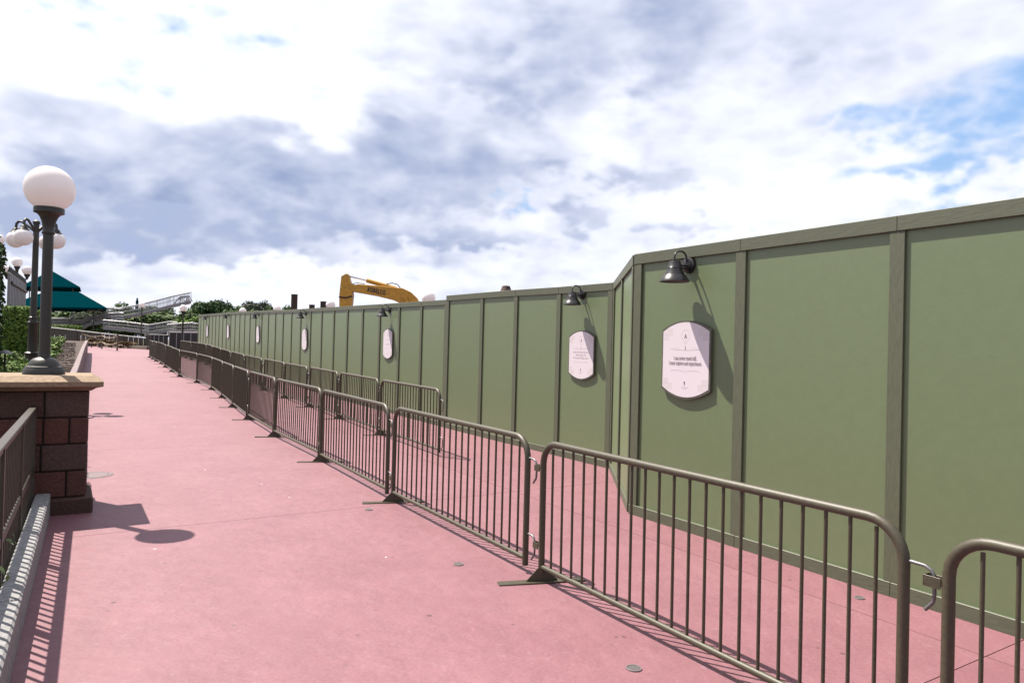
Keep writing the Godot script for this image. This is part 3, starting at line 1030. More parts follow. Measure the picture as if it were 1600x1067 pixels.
func make_tree(called: String, label: String, at: Vector3, height: float, wide: float, sd: int, tone: String, group := "trees beyond the landing") -> Node3D:
	var t := thing(called, label, "tree", at, 0.0, group)
	var key := "crown%d%s" % [sd, tone]
	if not cache.has(key): cache[key] = leaf_mesh(sd, 5200, Vector3.ONE, 0.095, tone, "clump", 40)
	var crown := part(t, "crown", cache[key], M[tone], Vector3(0, height * 0.60, 0), Basis(Vector3.UP, sd * 1.3).scaled(Vector3(wide / 2.0, height * 0.43, wide / 2.0)))
	var s := st()
	add_tube(s, [Vector3(0, -0.4, 0), Vector3(0.1, height * 0.25, 0), Vector3(0.0, height * 0.5, 0.1), Vector3(0.1, height * 0.8, 0)], height * 0.03, 8, true, height * 0.008)
	for k in 6:
		var a := TAU * k / 6.0 + sd
		add_tube(s, [Vector3(0, height * (0.25 + 0.06 * k), 0), Vector3(cos(a) * wide * 0.2, height * (0.42 + 0.06 * k), sin(a) * wide * 0.2), Vector3(cos(a) * wide * 0.36, height * (0.5 + 0.06 * k), sin(a) * wide * 0.36)], height * 0.012, 6, true, height * 0.004)
	part(t, "trunk", s.commit(), M.bark)
	crown.name = "crown"
	return t

func build_planter() -> void:
	# retaining wall of the raised bed: follows the edge of the promenade
	var line := [[-0.05, 8.25], [0.02, 10.0], [0.14, 15.0], [0.25, 19.2], [0.48, 27.4], [0.61, 31.8], [0.84, 39.5], [1.18, 52.0]]
	var wall := thing("planter_wall", "pale concrete retaining wall of the raised planting bed", "wall", Vector3(-0.05, 0, -8.25))
	var o := wall.position
	for i in line.size() - 1:
		var n := int(ceil((line[i + 1][1] - line[i][1]) / 2.4))
		for k in n:
			var ta := float(k) / n
			var tb := float(k + 1) / n
			var a := Vector3(lerpf(line[i][0], line[i + 1][0], ta), 0, -lerpf(line[i][1], line[i + 1][1], ta))
			var b := Vector3(lerpf(line[i][0], line[i + 1][0], tb), 0, -lerpf(line[i][1], line[i + 1][1], tb))
			a.y = gs(-a.z) + 0.36; b.y = gs(-b.z) + 0.36
			var d := b - a
			var dn := d.normalized()
			var side := dn.cross(Vector3.UP).normalized()
			var s := st()
			add_box(s, (a + b) / 2.0 - o - side * 0.065, Vector3(d.length() - 0.003, 0.86, 0.13), Basis(dn, side.cross(dn), side), 0.012)
			part(wall, "wall_section", s.commit(), M.planter_concrete)
	# soil
	var so := st()
	var m := noise(77, 0.9, 3)
	var hgt := func(x: float, sd: float) -> float: return gs(sd) + 0.74 + m.get_noise_2d(x, sd) * 0.05 + clampf(-x * 0.05, 0.0, 0.18)
	for i in 44:
		for k in 16:
			var q := []
			for w in [[0, 0], [1, 0], [1, 1], [0, 1]]:
				var sd: float = 8.22 + (i + w[1]) * 1.0
				var edge := 0.1
				for e in line.size() - 1:
					if sd >= line[e][1] and sd <= line[e + 1][1]: edge = lerpf(line[e][0], line[e + 1][0], (sd - line[e][1]) / (line[e + 1][1] - line[e][1])) - 0.12
				var x: float = edge - 0.55 * (k + w[0])
				q.append(Vector3(x, hgt.call(x, sd), -sd))
			quad(so, q[0], q[1], q[2], q[3], Vector3.UP)
	structure("planter_soil", so.commit(), M.mulch)
	# bark chips
	var chip := box(Vector3(0.06, 0.012, 0.025), 0.003)
	var mm := MultiMesh.new()
	mm.transform_format = MultiMesh.TRANSFORM_3D
	mm.mesh = chip
	mm.instance_count = 9000
	for i in 9000:
		var sd := 8.6 + pow(rng.randf(), 1.3) * 34.0
		var x := 0.02 + (sd - 8.0) * 0.012 - rng.randf() * 1.6
		var bb := Basis.from_euler(Vector3(rng.randf_range(-0.5, 0.5), rng.randf() * TAU, rng.randf_range(-0.4, 0.4))).scaled(Vector3.ONE * rng.randf_range(0.5, 1.3))
		mm.set_instance_transform(i, Transform3D(bb, Vector3(x, hgt.call(x, sd) + 0.012, -sd)))
	var chips := MultiMeshInstance3D.new()
	chips.name = "bark_mulch"
	chips.multimesh = mm
	chips.material_override = M.mulch
	chips.set_meta("kind", "stuff")
	tag(chips, "brown bark mulch chips lying on the raised bed", "mulch")
	add_child(chips)
	# low leafy shrubs
	var kinds := []
	for k in 3: kinds.append(leaf_mesh(60 + k, 520, Vector3(0.42, 0.24, 0.42), 0.055, "leaf_shrub", "clump", 9))
	var spots := []
	for i in 34:
		var sd2 := 9.3 + 1.02 * i * (0.55 + i * 0.016)
		spots.append(Vector2(-0.62 - rng.randf() * 0.18 + (sd2 - 9) * 0.010, sd2))
		if i % 2 == 0: spots.append(Vector2(-1.25 - rng.randf() * 0.2, sd2 + 0.2))
	var si := 0
	for p in spots:
		if absf(p.y - 18.2) < 0.35: continue
		var sh := thing("leafy_shrub", "low leafy light green shrub in the raised bed", "shrub", Vector3(p.x, hgt.call(p.x, p.y) + 0.13, -p.y), si * 1.7, "low shrubs in the raised bed")
		sh.scale = Vector3.ONE * rng.randf_range(0.8, 1.15)
		part(sh, "foliage", kinds[si % 3], M.leaf_shrub)
		part(sh, "stem", tube([Vector3(0, -0.2, 0), Vector3(0.02, 0.0, 0.01), Vector3(0, 0.12, 0)], 0.012, 6), M.bark)
		si += 1
	# hedges behind
	var dark := thing("tall_hedge", "tall dark clipped hedge at the edge of the raised bed", "hedge", Vector3(-1.62, 0.8, -13.4))
	part(dark, "foliage", leaf_mesh(80, 15000, Vector3(0.72, 1.12, 0.9), 0.05, "leaf_dark"), M.leaf_dark, Vector3(0, 1.12, 0))
	part(dark, "stem", tube([Vector3(0, -0.2, 0), Vector3(0.05, 0.9, 0.02), Vector3(0, 1.9, 0)], 0.05, 8, 0.02), M.bark)
	for k in 3:
		var hp: Vector3 = [Vector3(-1.16, 1.43, -23.81), Vector3(-1.01, 1.45, -26.67), Vector3(-0.84, 1.46, -30.11)][k]
		var hd := thing("clipped_hedge", ["bright green clipped hedge block behind the tall dark hedge", "middle bright green clipped hedge block below the grey fence", "last bright green clipped hedge block, behind the lamp poles"][k], "hedge", Vector3(hp.x, 0.9, hp.z), 0.06)
		part(hd, "foliage", leaf_mesh(90 + k, 7000, Vector3(0.32, 0.78, 0.6), 0.05, "leaf_hedge"), M.leaf_hedge, Vector3(0, 0.72, 0))
		part(hd, "stem", tube([Vector3(0, -0.2, 0), Vector3(0.03, 0.6, 0.02), Vector3(0, 1.3, 0)], 0.04, 8, 0.015), M.bark)
	# teal capsule and little path light
	var tp: Vector3 = Vector3(-0.90, 1.43, -15.95)
	var tc := thing("utility_bollard", "rounded teal plastic bollard among the shrubs", "bollard", Vector3(-1.02, 1.0, -14.6))
	part(tc, "body", lathe([Vector2(0, 0.62), Vector2(0.05, 0.60), Vector2(0.082, 0.55), Vector2(0.092, 0.48), Vector2(0.092, 0.0)], 20), M.teal_plastic, Vector3(-0.03, -0.05, 0))
	part(tc, "base_ring", lathe([Vector2(0.092, 0.06), Vector2(0.105, 0.05), Vector2(0.105, -0.1)], 20), M.rubber, Vector3(-0.03, 0, 0))
	var pl := thing("path_light", "small mushroom-capped garden light among the shrubs", "lamp", Vector3(-0.80, 0.98, -13.6))
	part(pl, "cap", lathe([Vector2(0, 0.42), Vector2(0.05, 0.405), Vector2(0.09, 0.375), Vector2(0.10, 0.36), Vector2(0.0, 0.358)], 20), M.grey_metal)
	part(pl, "stake", lathe([Vector2(0.014, 0.36), Vector2(0.014, -0.1)], 10), M.rubber)

# ---------------------------------------------------------------- globe lamps
func globe_part(t: Node3D, at: Vector3, r: float, down := false) -> void:
	part(t, "globe", ball(r, -1.12), M.opal_globe, at, Basis(Vector3.RIGHT, PI) if down else Basis())

func build_lamps() -> void:
	var t := thing("globe_lamp", "large white globe lamp on a dark post standing on the stone wall", "lamp", Vector3(-0.165, 1.272, -7.87))
	part(t, "base", lathe([Vector2(0.168, 0.0), Vector2(0.168, 0.016), Vector2(0.160, 0.052), Vector2(0.150, 0.066), Vector2(0.150, 0.072), Vector2(0.128, 0.078), Vector2(0.122, 0.098), Vector2(0.108, 0.128), Vector2(0.088, 0.146), Vector2(0.060, 0.155), Vector2(0.050, 0.160), Vector2(0.047, 0.185)], 40), M.lamp_post)
	part(t, "pole", lathe([Vector2(0.0465, 0.17), Vector2(0.0455, 0.7), Vector2(0.043, 1.32)], 28), M.lamp_post)
	part(t, "capital", lathe([Vector2(0.043, 1.30), Vector2(0.052, 1.305), Vector2(0.055, 1.318), Vector2(0.048, 1.330), Vector2(0.050, 1.37), Vector2(0.058, 1.42), Vector2(0.074, 1.462), Vector2(0.094, 1.488), Vector2(0.112, 1.496), Vector2(0.124, 1.500), Vector2(0.124, 1.545), Vector2(0.115, 1.55), Vector2(0.0, 1.55)], 36), M.lamp_post)
	globe_part(t, Vector3(0, 1.725, 0), 0.21)
	# four-armed lamp in the bed
	var y0 := gs(18.2) + 0.74
	var q := thing("four_arm_lamp", "dark lamp post with four hanging white globes in the raised bed", "lamp", Vector3(-0.60, y0, -18.2))
	part(q, "base", lathe([Vector2(0.17, -0.1), Vector2(0.17, 0.10), Vector2(0.15, 0.16), Vector2(0.12, 0.30), Vector2(0.13, 0.42), Vector2(0.15, 0.45), Vector2(0.10, 0.48)], 24), M.lamp_post)
	part(q, "lower_shaft", lathe([Vector2(0.094, 0.46), Vector2(0.088, 1.05), Vector2(0.105, 1.07), Vector2(0.105, 1.11), Vector2(0.080, 1.13), Vector2(0.078, 1.18), Vector2(0.092, 1.19), Vector2(0.092, 1.21), Vector2(0.066, 1.23)], 24), M.lamp_post)
	part(q, "pole", lathe([Vector2(0.064, 1.2), Vector2(0.055, 3.20), Vector2(0.07, 3.21), Vector2(0.07, 3.26), Vector2(0.0, 3.30)], 20), M.lamp_post)
	for k in 4:
		var a := deg_to_rad(29.0 + 90.0 * k)
		var d := Vector3(cos(a), 0, sin(a))
		var pts := [Vector3(0, 3.05, 0) + d * 0.04, Vector3(0, 3.14, 0) + d * 0.15, Vector3(0, 3.24, 0) + d * 0.28, Vector3(0, 3.25, 0) + d * 0.36, Vector3(0, 3.20, 0) + d * 0.41, Vector3(0, 3.10, 0) + d * 0.42]
		var arm := part(q, "arm", tube(pts, 0.026, 10), M.lamp_post)
		part(arm, "fitter", lathe([Vector2(0.0, 0.13), Vector2(0.045, 0.12), Vector2(0.06, 0.10), Vector2(0.06, 0.085), Vector2(0.075, 0.075), Vector2(0.075, 0.055), Vector2(0.10, 0.04), Vector2(0.105, 0.0), Vector2(0.0, 0.0)], 20), M.lamp_post, Vector3(0, 2.985, 0) + d * 0.42)
		globe_part(q, Vector3(0, 2.86, 0) + d * 0.42, 0.175, true)
	# three-globe lamp far left, and one more at the edge
	for e in [[Vector3(-1.90, 4.86, -37.84), "dark lamp post with three upright white globes behind the grey fence", 3], [Vector3(-2.52, 5.71, -37.04), "white globe lamp peeking above the tall dark hedge", 1]]:
		var g := gs(38.0) + 0.4
		var p: Vector3 = e[0]
		var l := thing("cluster_lamp", e[1], "lamp", Vector3(p.x, g, p.z))
		var h := p.y - g
		part(l, "pole", lathe([Vector2(0.14, 0), Vector2(0.12, 0.5), Vector2(0.07, 0.55), Vector2(0.055, h - 0.5), Vector2(0.06, h - 0.34), Vector2(0.12, h - 0.22), Vector2(0.12, h - 0.18), Vector2(0.0, h - 0.18)], 18), M.lamp_post)
		globe_part(l, Vector3(0, h, 0), 0.21)
		if e[2] == 3:
			for sx in [-1.0, 1.0]:
				var d2: Vector3 = Vector3(0.845, 0, 0.534) * float(sx) * 0.45
				var arm2 := part(l, "arm", tube([Vector3(0, h - 0.75, 0), Vector3(0, h - 0.68, 0) + d2 * 0.35, Vector3(0, h - 0.78, 0) + d2 * 0.75, Vector3(0, h - 0.72, 0) + d2], 0.03, 8), M.lamp_post)
				part(arm2, "fitter", lathe([Vector2(0.03, h - 0.75), Vector2(0.06, h - 0.66), Vector2(0.12, h - 0.56), Vector2(0.12, h - 0.52), Vector2(0, h - 0.52)], 14), M.lamp_post, d2)
				globe_part(l, Vector3(0, h - 0.35, 0) + d2, 0.2)
	# single globe posts, far and behind the hoarding
	var sg := [[Vector3(6.29, 5.02, -78.80), "globe post standing before the sloping metal gangway"], [Vector3(5.99, 3.58, -47.06), "globe post standing before the dark screen near the far end of the hoarding"],
		[Vector3(9.27, 3.54, -46.17), "white globe of a post showing above the hoarding before the trees"], [Vector3(9.57, 3.43, -38.88), "white globe of a post showing above the hoarding beside the tall rusty pile"], [Vector3(10.10, 3.40, -31.45), "white globe of a post showing above the hoarding beside the excavator stick"], [Vector3(9.48, 3.13, -19.90), "largest globe showing above the hoarding, beside the excavator boom"]]
	for k in sg.size():
		var p2: Vector3 = sg[k][0]
		var g2 := gs(-p2.z) if k < 2 else gs(-p2.z) - 0.1
		var l2 := thing("globe_lamp", sg[k][1], "lamp", Vector3(p2.x, g2, p2.z))
		var h2 := p2.y - g2
		part(l2, "base", lathe([Vector2(0.17, 0), Vector2(0.16, 0.06), Vector2(0.11, 0.14), Vector2(0.05, 0.18)], 18), M.lamp_post)
		part(l2, "pole", lathe([Vector2(0.06, 0.1), Vector2(0.05, h2 - 0.42), Vector2(0.055, h2 - 0.36), Vector2(0.12, h2 - 0.23), Vector2(0.12, h2 - 0.18), Vector2(0.0, h2 - 0.18)], 18), M.lamp_post)
		globe_part(l2, Vector3(0, h2, 0), 0.27 if k == 0 else 0.21)

# ---------------------------------------------------------------- behind the hoarding
func build_behind_wall() -> void:
	# excavator, seen above the wall by its boom and stick
	var right := Vector3(0.845, 0, 0.534).normalized()
	var D := 38.0
	var k := D / 1104.0
	var root := thing("excavator", "yellow excavator with raised boom and stick behind the hoarding", "excavator", Vector3(14.49, 1.62, -35.80) * Vector3(1, 0, 1), 0.0)
	root.basis = Basis(right, Vector3.UP, right.cross(Vector3.UP))
	var horizon := 1.62
	# boom outline in metres, local x to the right, y up
	var boom := PackedVector2Array([Vector2(-1.90, 4.80), Vector2(-1.80, 4.88), Vector2(-1.62, 4.84), Vector2(-0.86, 4.82), Vector2(0.0, 4.75), Vector2(0.96, 4.67), Vector2(1.38, 4.48), Vector2(1.76, 4.13), Vector2(2.3, 3.3), Vector2(2.9, 2.2), Vector2(2.3, 1.9), Vector2(1.5, 3.4), Vector2(0.95, 3.86), Vector2(0.40, 4.08), Vector2(-0.5, 4.28), Vector2(-1.76, 4.47)])
	var b := part(root, "boom", plate(boom, 0.5), M.yellow_paint)
	part(b, "top_flange", tube([Vector3(-1.5, 4.85, 0.2), Vector3(0.0, 4.765, 0.2), Vector3(0.96, 4.685, 0.2), Vector3(1.39, 4.49, 0.2), Vector3(1.77, 4.14, 0.2)], 0.03, 6), M.yellow_paint)
	var tm := TextMesh.new()
	tm.text = "KOBELCO"
	var f := SystemFont.new()
	f.font_names = PackedStringArray(["Droid Sans"])
	f.font_weight = 700
	tm.font = f
	tm.font_size = 64
	tm.pixel_size = 0.004
	tm.depth = 0.02
	part(b, "lettering", tm, M.ink, Vector3(-0.44, 4.52, 0.262), Basis(Vector3(0, 0, 1), -0.12).scaled(Vector3(0.86, 1.35, 1)))
	var lug := st()
	add_lathe(lug, [Vector2(0, 0.33), Vector2(0.13, 0.33), Vector2(0.13, -0.33), Vector2(0, -0.33)], 16, Vector3(1.12, 4.22, 0), Basis(Vector3.RIGHT, PI / 2))
	part(b, "pin", lug.commit(), M.yellow_paint)
	var stick := PackedVector2Array([Vector2(-2.10, 5.42), Vector2(-1.98, 5.38), Vector2(-1.93, 5.16), Vector2(-1.80, 4.72), Vector2(-1.74, 4.30), Vector2(-1.76, 3.90), Vector2(-1.95, 2.6), Vector2(-2.1, 1.6), Vector2(-2.35, 1.6), Vector2(-2.40, 2.8), Vector2(-2.44, 4.27), Vector2(-2.36, 5.27)])
	part(root, "stick", plate(stick, 0.42), M.yellow_paint)
	part(root, "stick_guard", plate(PackedVector2Array([Vector2(-2.46, 4.20), Vector2(-2.1, 4.16), Vector2(-1.76, 4.26), Vector2(-1.74, 4.18), Vector2(-2.1, 4.08), Vector2(-2.45, 4.12)]), 0.46), M.rust_steel)
	part(root, "cylinder", tube([Vector3(-1.03, 5.10, 0), Vector3(0.55, 4.70, 0)], 0.115, 14), M.yellow_paint)
	part(root, "cylinder_rod", tube([Vector3(-1.98, 5.31, 0), Vector3(-1.0, 5.09, 0)], 0.045, 12), M.chrome)
	part(root, "hose", tube([Vector3(0.05, 4.92, 0.1), Vector3(0.35, 4.99, 0.1), Vector3(0.65, 4.92, 0.12), Vector3(0.85, 4.69, 0.15)], 0.025, 8), M.rubber)
	part(root, "hose", tube([Vector3(-1.85, 4.86, 0.16), Vector3(-1.5, 4.94, 0.16), Vector3(-1.1, 4.89, 0.16)], 0.02, 8), M.rubber)
	part(root, "boom_cylinder", tube([Vector3(1.15, 4.1, 0.34), Vector3(1.75, 2.3, 0.34)], 0.09, 12), M.yellow_paint)
	part(root, "boom_cylinder", tube([Vector3(1.15, 4.1, -0.34), Vector3(1.75, 2.3, -0.34)], 0.09, 12), M.yellow_paint)
	part(root, "bucket", plate(PackedVector2Array([Vector2(-2.4, 1.75), Vector2(-1.9, 1.7), Vector2(-1.3, 1.2), Vector2(-1.35, 0.7), Vector2(-1.8, 0.45), Vector2(-2.3, 0.8)]), 1.0), M.rust_steel)
	part(root, "house", box(Vector3(3.2, 1.1, 2.6), 0.12), M.yellow_paint, Vector3(4.1, 1.62, 0))
	part(root, "counterweight", box(Vector3(0.9, 1.0, 2.6), 0.2), M.yellow_paint, Vector3(6.0, 1.6, 0))
	var cab := part(root, "cab", box(Vector3(1.4, 0.75, 0.9), 0.12), M.yellow_paint, Vector3(3.1, 2.42, 0.78))
	part(cab, "window", box(Vector3(1.1, 0.5, 0.02), 0.01), M.glass_dark, Vector3(0, 0.05, 0.455))
	for z in [-1.05, 1.05]:
		var tr := part(root, "track", plate(PackedVector2Array([Vector2(2.3, 0.2), Vector2(2.6, 0.0), Vector2(6.0, 0.0), Vector2(6.35, 0.2), Vector2(6.4, 0.6), Vector2(6.1, 0.9), Vector2(2.55, 0.9), Vector2(2.25, 0.6)]), 0.55), M.rubber, Vector3(0, 0.02, z))
		tr.name = "track"
	# rusty piles
	var rust := [[Vector3(10.88, 4.35, -40.41), 0.15, "tall rusty brown square pile behind the hoarding"], [Vector3(12.32, 3.90, -41.87), 0.14, "shortest rusty brown pile top behind the hoarding"], [Vector3(12.28, 3.99, -39.53), 0.145, "rusty brown pile top beside a white globe behind the hoarding"]]
	for r in rust:
		var p: Vector3 = r[0]
		var t := thing("steel_pile", r[2], "pile", Vector3(p.x, gs(-p.z) - 0.2, p.z), 0.55)
		var h: float = p.y - t.position.y
		part(t, "shaft", box(Vector3(r[1] * 1.75, h, r[1] * 1.75), 0.015), M.rust_steel, Vector3(0, h / 2.0, 0))
		part(t, "head_plate", box(Vector3(r[1] * 1.9, 0.04, r[1] * 1.9), 0.01), M.rust_steel, Vector3(0, h + 0.022, 0))
	var tp: Vector3 = Vector3(8.40, 3.04, -13.60)
	var po := thing("lantern_post", "dark tapered lantern roof just showing above the middle hoarding run", "lamp", Vector3(tp.x, 0.0, tp.z))
	part(po, "roof", lathe([Vector2(0, tp.y + 0.01), Vector2(0.085, tp.y), Vector2(0.10, tp.y - 0.03), Vector2(0.135, tp.y - 0.125), Vector2(0.15, tp.y - 0.14), Vector2(0.12, tp.y - 0.15), Vector2(0.11, tp.y - 0.42), Vector2(0.06, tp.y - 0.46)], 8), M.rust_steel)
	part(po, "post", lathe([Vector2(0.09, 0.0), Vector2(0.06, 0.3), Vector2(0.05, tp.y - 0.44)], 14), M.rust_steel)

# ---------------------------------------------------------------- far side
func guard_panel(parent: Node3D, called: String, a: Vector3, b: Vector3, h: float, m: Material, bright: Material) -> void:
	# a guard rail: top and bottom rails, posts and close uprights between two points given at deck level
	var s := st()
	var n := maxi(2, int(a.distance_to(b) / 0.16))
	for i in n + 1:
		var p := a.lerp(b, float(i) / n)
		var thick := 0.045 if i % 8 == 0 else 0.026
		add_box(s, p + Vector3.UP * h / 2.0, Vector3(thick, h, thick), Basis(), 0.0)
	add_tube(s, [a + Vector3.UP * 0.1, b + Vector3.UP * 0.1], 0.03, 5)
	add_tube(s, [a + Vector3.UP * h * 0.55, b + Vector3.UP * h * 0.55], 0.02, 5)
	part(parent, called, s.commit(), m)
	part(parent, "handrail", tube([a + Vector3.UP * h, b + Vector3.UP * h], 0.05, 8), bright)

func walkway(label: String, pts: Array, h: float, wide: float, legs: float) -> void:
	# pts: deck edge on the viewer's side; the deck reaches back by wide
	var back := Vector3(0.06, 0, -1.0) * wide
	var root := thing("gangway", label, "gangway", pts[0])
	var o: Vector3 = pts[0]
	for i in pts.size() - 1:
		var a: Vector3 = pts[i] - o
		var b: Vector3 = pts[i + 1] - o
		guard_panel(root, "guard_rail", a, b, h, M.aluminium_dull, M.aluminium)
		guard_panel(root, "guard_rail", a + back, b + back, h, M.aluminium_dull, M.aluminium)
		var s := st()
		var up := Vector3.UP * 0.06
		var c := [a - up * 4.0, b - up * 4.0, b + back - up * 4.0, a + back - up * 4.0]
		var d := [a + up, b + up, b + back + up, a + back + up]
		var mid := (a + b + back) / 2.0
		quad_out(s, d[0], d[1], d[2], d[3], mid - Vector3.UP)
		for k in 4: quad_out(s, c[k], c[(k + 1) % 4], d[(k + 1) % 4], d[k], mid)
		quad_out(s, c[0], c[1], c[2], c[3], mid + Vector3.UP)
		part(root, "deck", s.commit(), M.aluminium_dull)
		if legs > 0.0:
			for e in [a, a + back]: part(root, "leg", tube([e, Vector3(e.x, 0.5 - o.y, e.z)], 0.08, 6), M.black_screen)

func build_far() -> void:
	# far bed, kerb, rope posts
	var ka: Vector3 = Vector3(0.96, 0.90, -79.86)
	var kb: Vector3 = Vector3(5.96, 0.75, -66.7)
	var bed := st()
	var fa := Vector3(1.95, 0.90, -86.3); var fb := Vector3(5.96, 0.90, -66.7); var fc := Vector3(9.5, 0.92, -84.0); var fd := Vector3(3.5, 0.92, -106.0); var fe := Vector3(-16, 0.92, -100.0); var ff := Vector3(-14, 0.92, -60)
	quad(bed, fa, fb, fc, fd, Vector3.UP)
	structure("far_bed", bed.commit(), M.dry_grass)
	var kd := (fb - fa).normalized()
	var kt := thing("far_kerb", "long low brown kerb across the far end of the promenade", "kerb", fa)
	for i in 6:
		var s := st()
		add_box(s, (fb - fa) * ((i + 0.5) / 6.0) + Vector3.DOWN * 0.02, Vector3(fa.distance_to(fb) / 6.0 - 0.02, 0.34, 0.4), Basis(kd, Vector3.UP, kd.cross(Vector3.UP)), 0.02)
		part(kt, "kerb_stone", s.commit(), M.grey_timber)
	var posts := [Vector3(1.09, 0.92, -65.57), Vector3(2.42, 0.81, -64.73), Vector3(3.09, 0.79, -57.22)]
	var names := ["rope post at the end of the planter wall", "rope post standing between two others at the end of the promenade", "rope post furthest from the planter wall"]
	for i in 3:
		var p: Vector3 = posts[i]
		var t := thing("rope_post", names[i], "post", p, 0.3)
		part(t, "shaft", box(Vector3(0.10, 1.12, 0.10), 0.01), M.grey_timber, Vector3(0, 0.54, 0))
		part(t, "head", box(Vector3(0.13, 0.05, 0.13), 0.015), M.grey_timber, Vector3(0, 1.125, 0))
	for i in 2:
		for y in [1.02, 0.52]:
			var a: Vector3 = posts[i] + Vector3.UP * y
			var b: Vector3 = posts[i + 1] + Vector3.UP * y
			var pts := []
			for k in 13:
				var tt := k / 12.0
				pts.append(a.lerp(b, tt) - Vector3.UP * 0.16 * (1.0 - pow(2.0 * tt - 1.0, 2.0)))
			var ro := part(self, "sagging_rope", tube(pts, 0.03, 8), M.rope)
			tag(ro, "%s sagging tan rope %s" % ["upper" if y > 0.8 else "lower", ["from the planter wall to the middle rope post", "between the two free rope posts"][i]], "rope", "ropes at the end of the promenade")
	# brown ramp wall with rail and pickets
	var bw := thing("brown_fence", "brown timber fence with a sloping top rail at the far end of the promenade", "fence", Vector3(-1.26, 0.53, -77.72))
	var o := bw.position
	var tops := [Vector3(-1.32, 2.47, -77.73), Vector3(0.78, 2.27, -76.40), Vector3(2.63, 2.06, -75.24), Vector3(4.47, 1.88, -74.07), Vector3(6.42, 1.69, -72.84)]
	for i in 4:
		var a: Vector3 = tops[i] - o
		var b: Vector3 = tops[i + 1] - o
		part(bw, "top_rail", tube([a, b], 0.07, 8), M.grey_metal)
		var s := st()
		var low := 0.95 - o.y
		var n := 5
		for k in n:
			var p0 := a.lerp(b, (k + 0.04) / n)
			var p1 := a.lerp(b, (k + 0.96) / n)
			var bs := st()
			var back := Vector3(0.06, 0, -1.0) * 0.05
			var lowy: float = low + (0.35 if i < 3 else 0.0)
			var q := [Vector3(p0.x, lowy, p0.z), Vector3(p1.x, lowy, p1.z), p1 - Vector3.UP * 0.06, p0 - Vector3.UP * 0.06]
			quad_out(bs, q[0], q[1], q[2], q[3], (q[0] + q[2]) / 2.0 + back * 5.0)
			quad_out(bs, q[0] + back, q[1] + back, q[2] + back, q[3] + back, (q[0] + q[2]) / 2.0 - back * 5.0)
			quad_out(bs, q[0], q[3], q[3] + back, q[0] + back, (q[0] + q[2]) / 2.0)
			quad_out(bs, q[1], q[2], q[2] + back, q[1] + back, (q[0] + q[2]) / 2.0)
			part(bw, "board", bs.commit(), M.brown_rail)
		part(bw, "post", box(Vector3(0.2, a.y + o.y - 0.6, 0.2), 0.02), M.brown_rail, Vector3(a.x, (a.y + 0.7 - o.y) / 2.0, a.z))
	part(bw, "post", box(Vector3(0.45, 1.5, 0.3), 0.02), M.brown_rail, tops[4] - o - Vector3.UP * 0.4)
	# dry shrubs in the far bed
	var dry := leaf_mesh(140, 520, Vector3(0.95, 0.45, 0.4), 0.1, "leaf_dry", "clump", 10)
	for i in 5:
		var p3: Vector3 = [Vector3(1.94, 1.28, -73.32), Vector3(2.71, 1.25, -72.83), Vector3(3.49, 1.16, -72.34), Vector3(4.36, 1.10, -71.79), Vector3(5.08, 1.04, -71.33)][i]
		var t3 := thing("dry_shrub", "dull brownish shrub in the bed below the brown fence", "shrub", p3, i * 1.1, "dull shrubs below the brown fence")
		part(t3, "foliage", dry, M.leaf_dry)
		part(t3, "stem", tube([Vector3(0, -0.6, 0), Vector3(0.03, 0.1, 0)], 0.04, 6), M.bark)
	# lawn-topped hedge strip
	var lh: Vector3 = Vector3(-0.14, 2.83, -82.89)
	var ls := thing("low_hedge", "long low bright green clipped hedge below the teal canopies", "hedge", lh + Vector3.DOWN * 1.0, -0.2)
	part(ls, "foliage", leaf_mesh(150, 2600, Vector3(1.45, 0.32, 0.5), 0.07, "leaf_hedge"), M.leaf_hedge, Vector3(0, 0.68, 0))
	part(ls, "stem", tube([Vector3(0, -0.3, 0), Vector3(0.03, 0.4, 0.0), Vector3(0, 0.9, 0)], 0.04, 8, 0.015), M.bark)
	# dark screens to the right of the brown fence
	var scr := [[Vector3(7.01, 2.12, -78.38), Vector3(8.57, 2.11, -77.40), "low black screen fence between the brown fence and the globe post"], [Vector3(8.17, 2.35, -72.91), Vector3(10.44, 2.39, -71.48), "black screen fence ending behind the far end of the hoarding"]]
	for e in scr:
		var a2: Vector3 = e[0]; var b2: Vector3 = e[1]
		var t4 := thing("screen_fence", e[2], "fence", Vector3(a2.x, 0.7, a2.z))
		var d := Vector3(b2.x - a2.x, 0, b2.z - a2.z)
		var hh := a2.y - 0.7
		for k in 4:
			part(t4, "screen_panel", box(Vector3(d.length() / 4.0 - 0.04, hh - 0.1, 0.04), 0.005), M.black_screen, d * ((k + 0.5) / 4.0) + Vector3.UP * (hh / 2.0), Basis(d.normalized(), Vector3.UP, d.normalized().cross(Vector3.UP)))
			part(t4, "post", box(Vector3(0.08, hh, 0.08), 0.005), M.aluminium_dull, d * (k / 4.0) + Vector3.UP * hh / 2.0)
		part(t4, "top_rail", tube([Vector3.UP * hh, d + Vector3.UP * (b2.y - 0.7)], 0.04, 6), M.aluminium_dull)
	# metal gangways
	walkway("grey metal gangway climbing right to a peaked frame end", [Vector3(5.26, 4.11, -91.29), Vector3(6.85, 4.48, -90.29), Vector3(8.67, 5.08, -89.13), Vector3(10.31, 5.64, -88.08), Vector3(11.89, 6.08, -87.08)], 1.05, 2.2, 0.0)
	walkway("level grey metal platform at the foot of the climbing gangway", [Vector3(3.81, 3.96, -91.03), Vector3(5.26, 4.04, -90.11)], 1.05, 2.6, 1.0)
